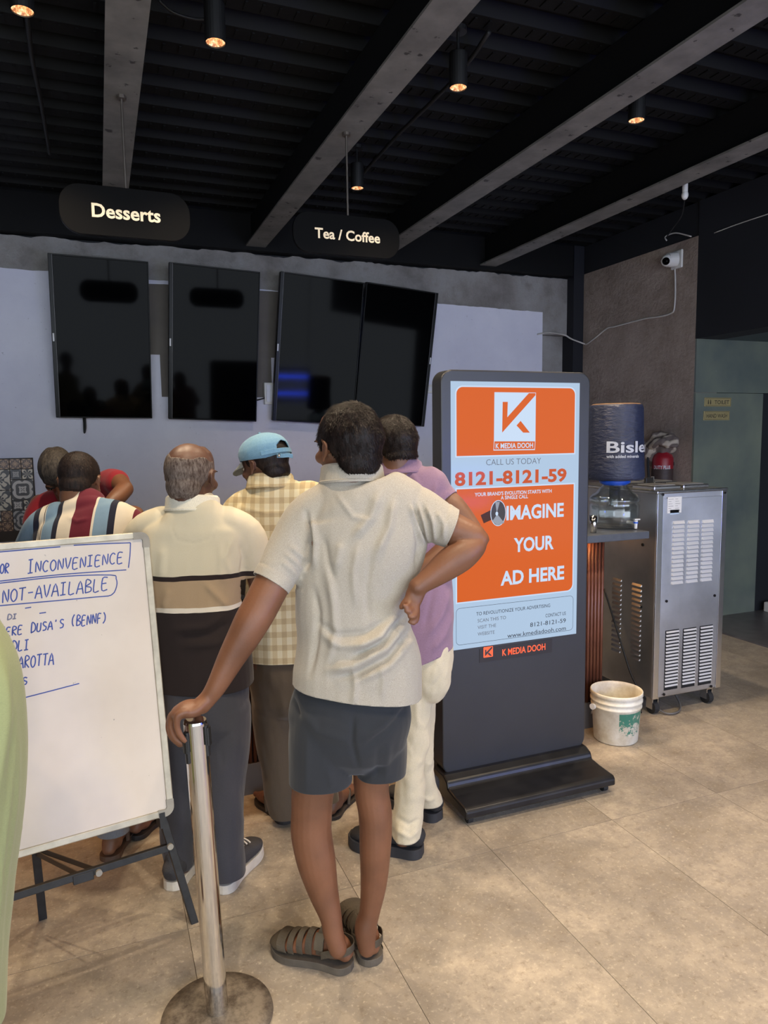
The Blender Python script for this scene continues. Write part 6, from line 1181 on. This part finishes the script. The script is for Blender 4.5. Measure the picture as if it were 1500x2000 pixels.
sh = [pl([(166, 988, 2.75, 84, .072), (166, 996, 2.74, 120, .08), (168, 1008, 2.73, 168, .08), (170, 1030, 2.71, 206, .098), (172, 1080, 2.68, 196, .11), (178, 1160, 2.66, 178, .118), (184, 1260, 2.65, 170, .12), (188, 1340, 2.65, 172, .122)], sub=4, e=2.35, n=30),
      pl([(118, 1015, 2.72, 70, .058), (84, 1030, 2.72, 66, .056), (62, 1062, 2.75, 60, .052), (46, 1096, 2.79, 54, .048)], sub=4, n=22), pl([(222, 1012, 2.72, 70, .058), (256, 1026, 2.72, 64, .056), (270, 1062, 2.74, 56, .05), (277, 1095, 2.76, 52, .048)], sub=4, n=22)]
rK = rootpos(K_); lp = lambda x: float((V(x, 1025, 2.60) - rK) @ LD)
nv, cr_, mr_, bl_ = srgb(34, 36, 52), srgb(214, 204, 186), srgb(104, 30, 46), srgb(124, 150, 170)
M['stripes'] = lat_stripes('woven_striped_knit', 0, [(lp(20), bl_), (lp(46), nv), (lp(58), cr_), (lp(70), nv), (lp(71), cr_), (lp(73), bl_), (lp(95), nv), (lp(106), cr_), (lp(134), mr_), (lp(174), cr_), (lp(179), bl_), (lp(205), nv), (lp(217), cr_), (lp(245), mr_), (lp(272), nv), (lp(280), cr_)])
shm = remesh(sh, .0066, 3, addf(drape((8, 8, 3), .004, 52), folds([([(135, 1010), (150, 1018), (173, 1012)], .004, 4), ([(76, 1020), (70, 1040), (72, 1058)], -.006, 3)])), [(V(48, 1092, 2.79), pdir((62, 1062), (46, 1096), 2.75, 2.79), .062), (V(277, 1092, 2.76), pdir((270, 1062), (277, 1095), 2.74, 2.76), .062), (V(188, 1320, 2.65), -UZ, .28)], solid=.0025)
shirt = placeme('shirt', shm, M['stripes'], K_)
nv_c = cloth('navy_rib', nv); v, f = loft([V(168, 992, 2.755), V(168, 984, 2.765)], [.083, .078], [.07, .066], ref=FD, n=30, sub=1, dome=(0, 0)); MB().add(v, f).obj('neckband', nv_c, shirt, smooth=True)
pa = [pl([(188, 1300, 2.65, 156, .115), (192, 1360, 2.65, 158, .12)], sub=4, e=2.4, n=28), pl([(168, 1350, 2.64, 92, .09), (186, 1450, 2.63, 80, .08), (205, 1560, 2.62, 66, .066), (220, 1625, 2.64, 56, .056), (222, 1660, 2.64, 54, .055)], sub=4, n=22), pl([(218, 1350, 2.66, 90, .09), (240, 1450, 2.70, 78, .078), (262, 1560, 2.76, 62, .062), (276, 1600, 2.78, 52, .054), (280, 1625, 2.78, 50, .052)], sub=4, n=22)]
pam = remesh(pa, .0068, 3, addf(drape((7, 7, 3), .008, 61), drape((16, 16, 30), .003, 64)))
pam = cutlegs(pam, [(hL + UZ * .105, (0, 0, -1), lambda c: (c - hL)[:2] @ (c - hL)[:2] < .02 and c[2] < .3), (hR + UZ * .10, (0, 0, -1), lambda c: (c - hR)[:2] @ (c - hR)[:2] < .02 and c[2] < .3)])
placeme('trousers', pam, cloth('faded_grey_denim', srgb(118, 122, 130), melange=.25), K_); M['brown_slip'] = solid('brown_rubber_clog', srgb(86, 66, 54), .6)
flipflop(hL, tL, K_, M['brown_slip'], lift=.022); flipflop(hR, tR, K_, M['slip'], lift=.02)

# ---------------------------------------------------------------- 6. the server in red behind the counter
R_p = person('server in a red polo and dark hair cap leaning over the counter at far left', (-.18, 4.05))
Fh = frame(200, 62, -8); hc = V(113, 925, 3.68); hk = .98
sk = head_parts(Fh, hc, hk)
bkd = V(160, 985, 3.80)
sk += [loft([hc - Fh[:, 1] * .02, V(130, 962, 3.74), V(150, 985, 3.80)], [.055, .058, .08], [.058, .058, .07], ref=UZ, sub=4)]
sk += [loft([V(150, 985, 3.82), V(150, 1030, 3.86), V(152, 1120, 3.92), V(155, 1240, 3.95)], [.17, .18, .16, .17], [.08, .10, .11, .12], ref=FD, sub=3)]
ra = [V(222, 955, 3.80), V(238, 950, 3.70), V(250, 962, 3.62)]; rf = [V(250, 962, 3.62), V(225, 975, 3.56), V(200, 985, 3.50)]; la = [V(80, 985, 3.80), V(70, 1015, 3.72), V(78, 1040, 3.66)]; lf = [V(78, 1040, 3.66), V(140, 1010, 3.60), V(190, 992, 3.52), V(235, 992, 3.47)]
ra = [V(205, 950, 3.80), V(228, 940, 3.72), V(244, 955, 3.64)]; rf = [V(244, 955, 3.64), V(228, 972, 3.57), V(206, 990, 3.50)]
sk += [loft(ra, [.055, .050, .042], ref=UZ, sub=4), loft(rf, [.043, .042, .028], ref=UZ, sub=4), loft(la, [.055, .046, .04], ref=FD, sub=4), loft(lf, [.04, .04, .036, .027], ref=UZ, sub=4)] + hand_parts(rf[-1], unit(rf[-1] - rf[-2]), UZ, LD, .4, .9) + hand_parts(lf[-1], unit(lf[-1] - lf[-2]), UZ, -LD, .4, .9)
sk += [loft([V(130, 1200, 3.95), G(130, 1380) * 0 + np.array([-.27, 4.15, .5]), np.array([-.27, 4.15, .04])], [.09, .07, .05], ref=FD, sub=3), loft([V(180, 1200, 3.95), np.array([-.06, 4.08, .5]), np.array([-.06, 4.08, .04])], [.09, .07, .05], ref=FD, sub=3)]
placeme('body', remesh(sk, .0065, 2), M['skin_main'], R_p); eyes(Fh, hc, hk, R_p)
M['net'] = hair_mat('dark_hair_net', srgb(38, 34, 32), srgb(86, 78, 70), .6); cm = remesh([tr(ell((0, -.018, .040), (.086, .110, .096)), (Fh * hk, hc)), tr(ell((0, -.05, -.005), (.074, .075, .07)), (Fh * hk, hc))], .006, 2, drape((30, 30, 9), .005, 71)); placeme('hair_cap', cm, M['net'], R_p)
sh = [loft([V(150, 978, 3.80), V(150, 990, 3.83), V(150, 1030, 3.87), V(152, 1120, 3.93), V(155, 1200, 3.96)], [.10, .20, .205, .18, .18], [.06, .10, .12, .13, .13], ref=FD, sub=4, n=28), loft([V(180, 968, 3.82), V(204, 948, 3.80), V(218, 940, 3.76), V(228, 942, 3.72)], [.08, .072, .066, .066], ref=UZ, sub=4, n=22), loft([V(115, 985, 3.82), V(86, 992, 3.79), V(70, 1015, 3.74), V(72, 1030, 3.70)], [.08, .072, .064, .06], ref=FD, sub=4, n=22)]
shm = remesh(sh, .0075, 3, drape((9, 9, 5), .006, 81), [], 0); M['red_polo'] = cloth('dark_red_pique', srgb(138, 30, 40), melange=.12); placeme('shirt', shm, M['red_polo'], R_p)
pm = remesh([loft([V(155, 1170, 3.95), np.array([-.17, 4.1, .85])], [.18, .17], [.12, .12], ref=FD, sub=2), loft([np.array([-.25, 4.12, .9]), np.array([-.27, 4.15, .5]), np.array([-.27, 4.15, .09])], [.10, .085, .075], ref=FD, sub=3), loft([np.array([-.08, 4.07, .9]), np.array([-.06, 4.08, .5]), np.array([-.06, 4.08, .09])], [.10, .085, .075], ref=FD, sub=3)], .009, 2, drape((7, 7, 3), .004, 4)); placeme('trousers', pm, M['shorts'], R_p)
shoe(np.array([-.27, 4.22, 0]), np.array([-.30, 3.95, 0]), R_p, M['shoe_black'], M['sole_black'], vox=.008); shoe(np.array([-.06, 4.15, 0]), np.array([-.09, 3.88, 0]), R_p, M['shoe_black'], M['sole_black'], vox=.008)

# ---------------------------------------------------------------- 7. the person in the sage green kurta at the left edge
gp = V(-205, 1900, 1.32)
Gp = person('person in a sage green kurta at the left edge, close to the camera, mostly cropped', (gp[0], gp[1]))
D = 1.32; Fh = frame(10, 0); hc = V(-235, 800, 1.30)
sk = head_parts(Fh, hc, .97)
sk += [loft([hc - Fh[:, 2] * .04 - Fh[:, 1] * .02, V(-228, 930, 1.31), V(-225, 985, 1.31)], [.056, .058, .08], [.058, .056, .07], ref=FD, sub=4), pl([(-225, 960, 1.31, 160, .06), (-225, 1020, D, 300, .09), (-222, 1200, D, 260, .10), (-215, 1450, D, 330, .12), (-212, 1600, D, 320, .12)], sub=3), loft([V(-290, 1600, D), (gp[0] - .10, gp[1], .45), (gp[0] - .10, gp[1], .07)], [.09, .06, .04], ref=FD, sub=3), loft([V(-130, 1600, D), (gp[0] + .08, gp[1], .45), (gp[0] + .08, gp[1], .07)], [.09, .06, .04], ref=FD, sub=3)]
for s, x in ((-1, -395), (1, -95)): a = [V(x * 1.0, 1050, D), V(x + s * 12, 1220, D), V(x + s * 6, 1330, D + .05), V(x - s * 30, 1440, D + .16)]; sk += [loft(a, [.05, .042, .036, .026], ref=FD, sub=3)] + hand_parts(a[-1], unit(a[-1] - a[-2]), LD * s, FD, .5, .9)
placeme('body', remesh(sk, .0065, 2), M['skin_mid'], Gp); eyes(Fh, hc, .97, Gp); hair(Gp, Fh, hc, .97, M['hair_black'], thick=.014, low=-.11, vox=.006)
ku = [pl([(-226, 985, 1.31, 170, .065), (-226, 1010, D, 300, .085), (-225, 1050, D, 360, .10), (-222, 1150, D, 330, .115), (-214, 1240, D, 420, .13), (-207, 1320, D, 476, .15), (-204, 1430, D, 492, .16), (-204, 1540, D, 488, .16), (-207, 1650, D, 470, .16), (-212, 1760, D, 450, .16), (-216, 1900, D, 434, .16), (-218, 2050, D, 424, .16)], sub=4, e=2.3, n=36)]
for s, x in ((-1, -380), (1, -100)): ku.append(pl([(x - s * 40, 1030, D, 110, .07), (x, 1060, D, 110, .062), (x + s * 14, 1140, D, 100, .056), (x + s * 14, 1210, D + .01, 96, .055)], sub=4, n=22))
kf = [([(10, 1240), (8, 1400), (-30, 1600), (-30, 1900)], .012, 16), ([(30, 1360), (20, 1500), (-6, 1700), (-14, 1990)], .012, 9), ([(38, 1420), (34, 1560), (10, 1750), (-2, 1960)], .008, 6), ([(-10, 1300), (-20, 1450), (-45, 1650), (-50, 1990)], -.012, 12), ([(24, 1390), (16, 1520), (-12, 1720), (-20, 1990)], -.010, 6)]
shm = remesh(ku, .0095, 3, addf(folds(kf), drape((7, 7, 1.2), .010, 91), drape((16, 16, 2.5), .003, 95)), [(V(-217, 2020, D), -UZ, .45)], solid=.003)
M['sage'] = cloth('sage_green_cotton', srgb(140, 146, 104), melange=.1, bump=.1); placeme('kurta', shm, M['sage'], Gp)
for s in (-1, 1): x = gp[0] + (.08 if s > 0 else -.10); placeme('trouser_leg', remesh([loft([(x, gp[1], .6), (x, gp[1], .35), (x, gp[1], .09)], [.085, .075, .06], ref=FD, sub=3)], .009, 2, drape((9, 9, 4), .004, 6)), cloth('white_cotton', srgb(200, 196, 186)), Gp); hh = np.array([x, gp[1], 0]) - FD * .06; flipflop(hh, hh + FD * .25, Gp, M['brown_slip']);
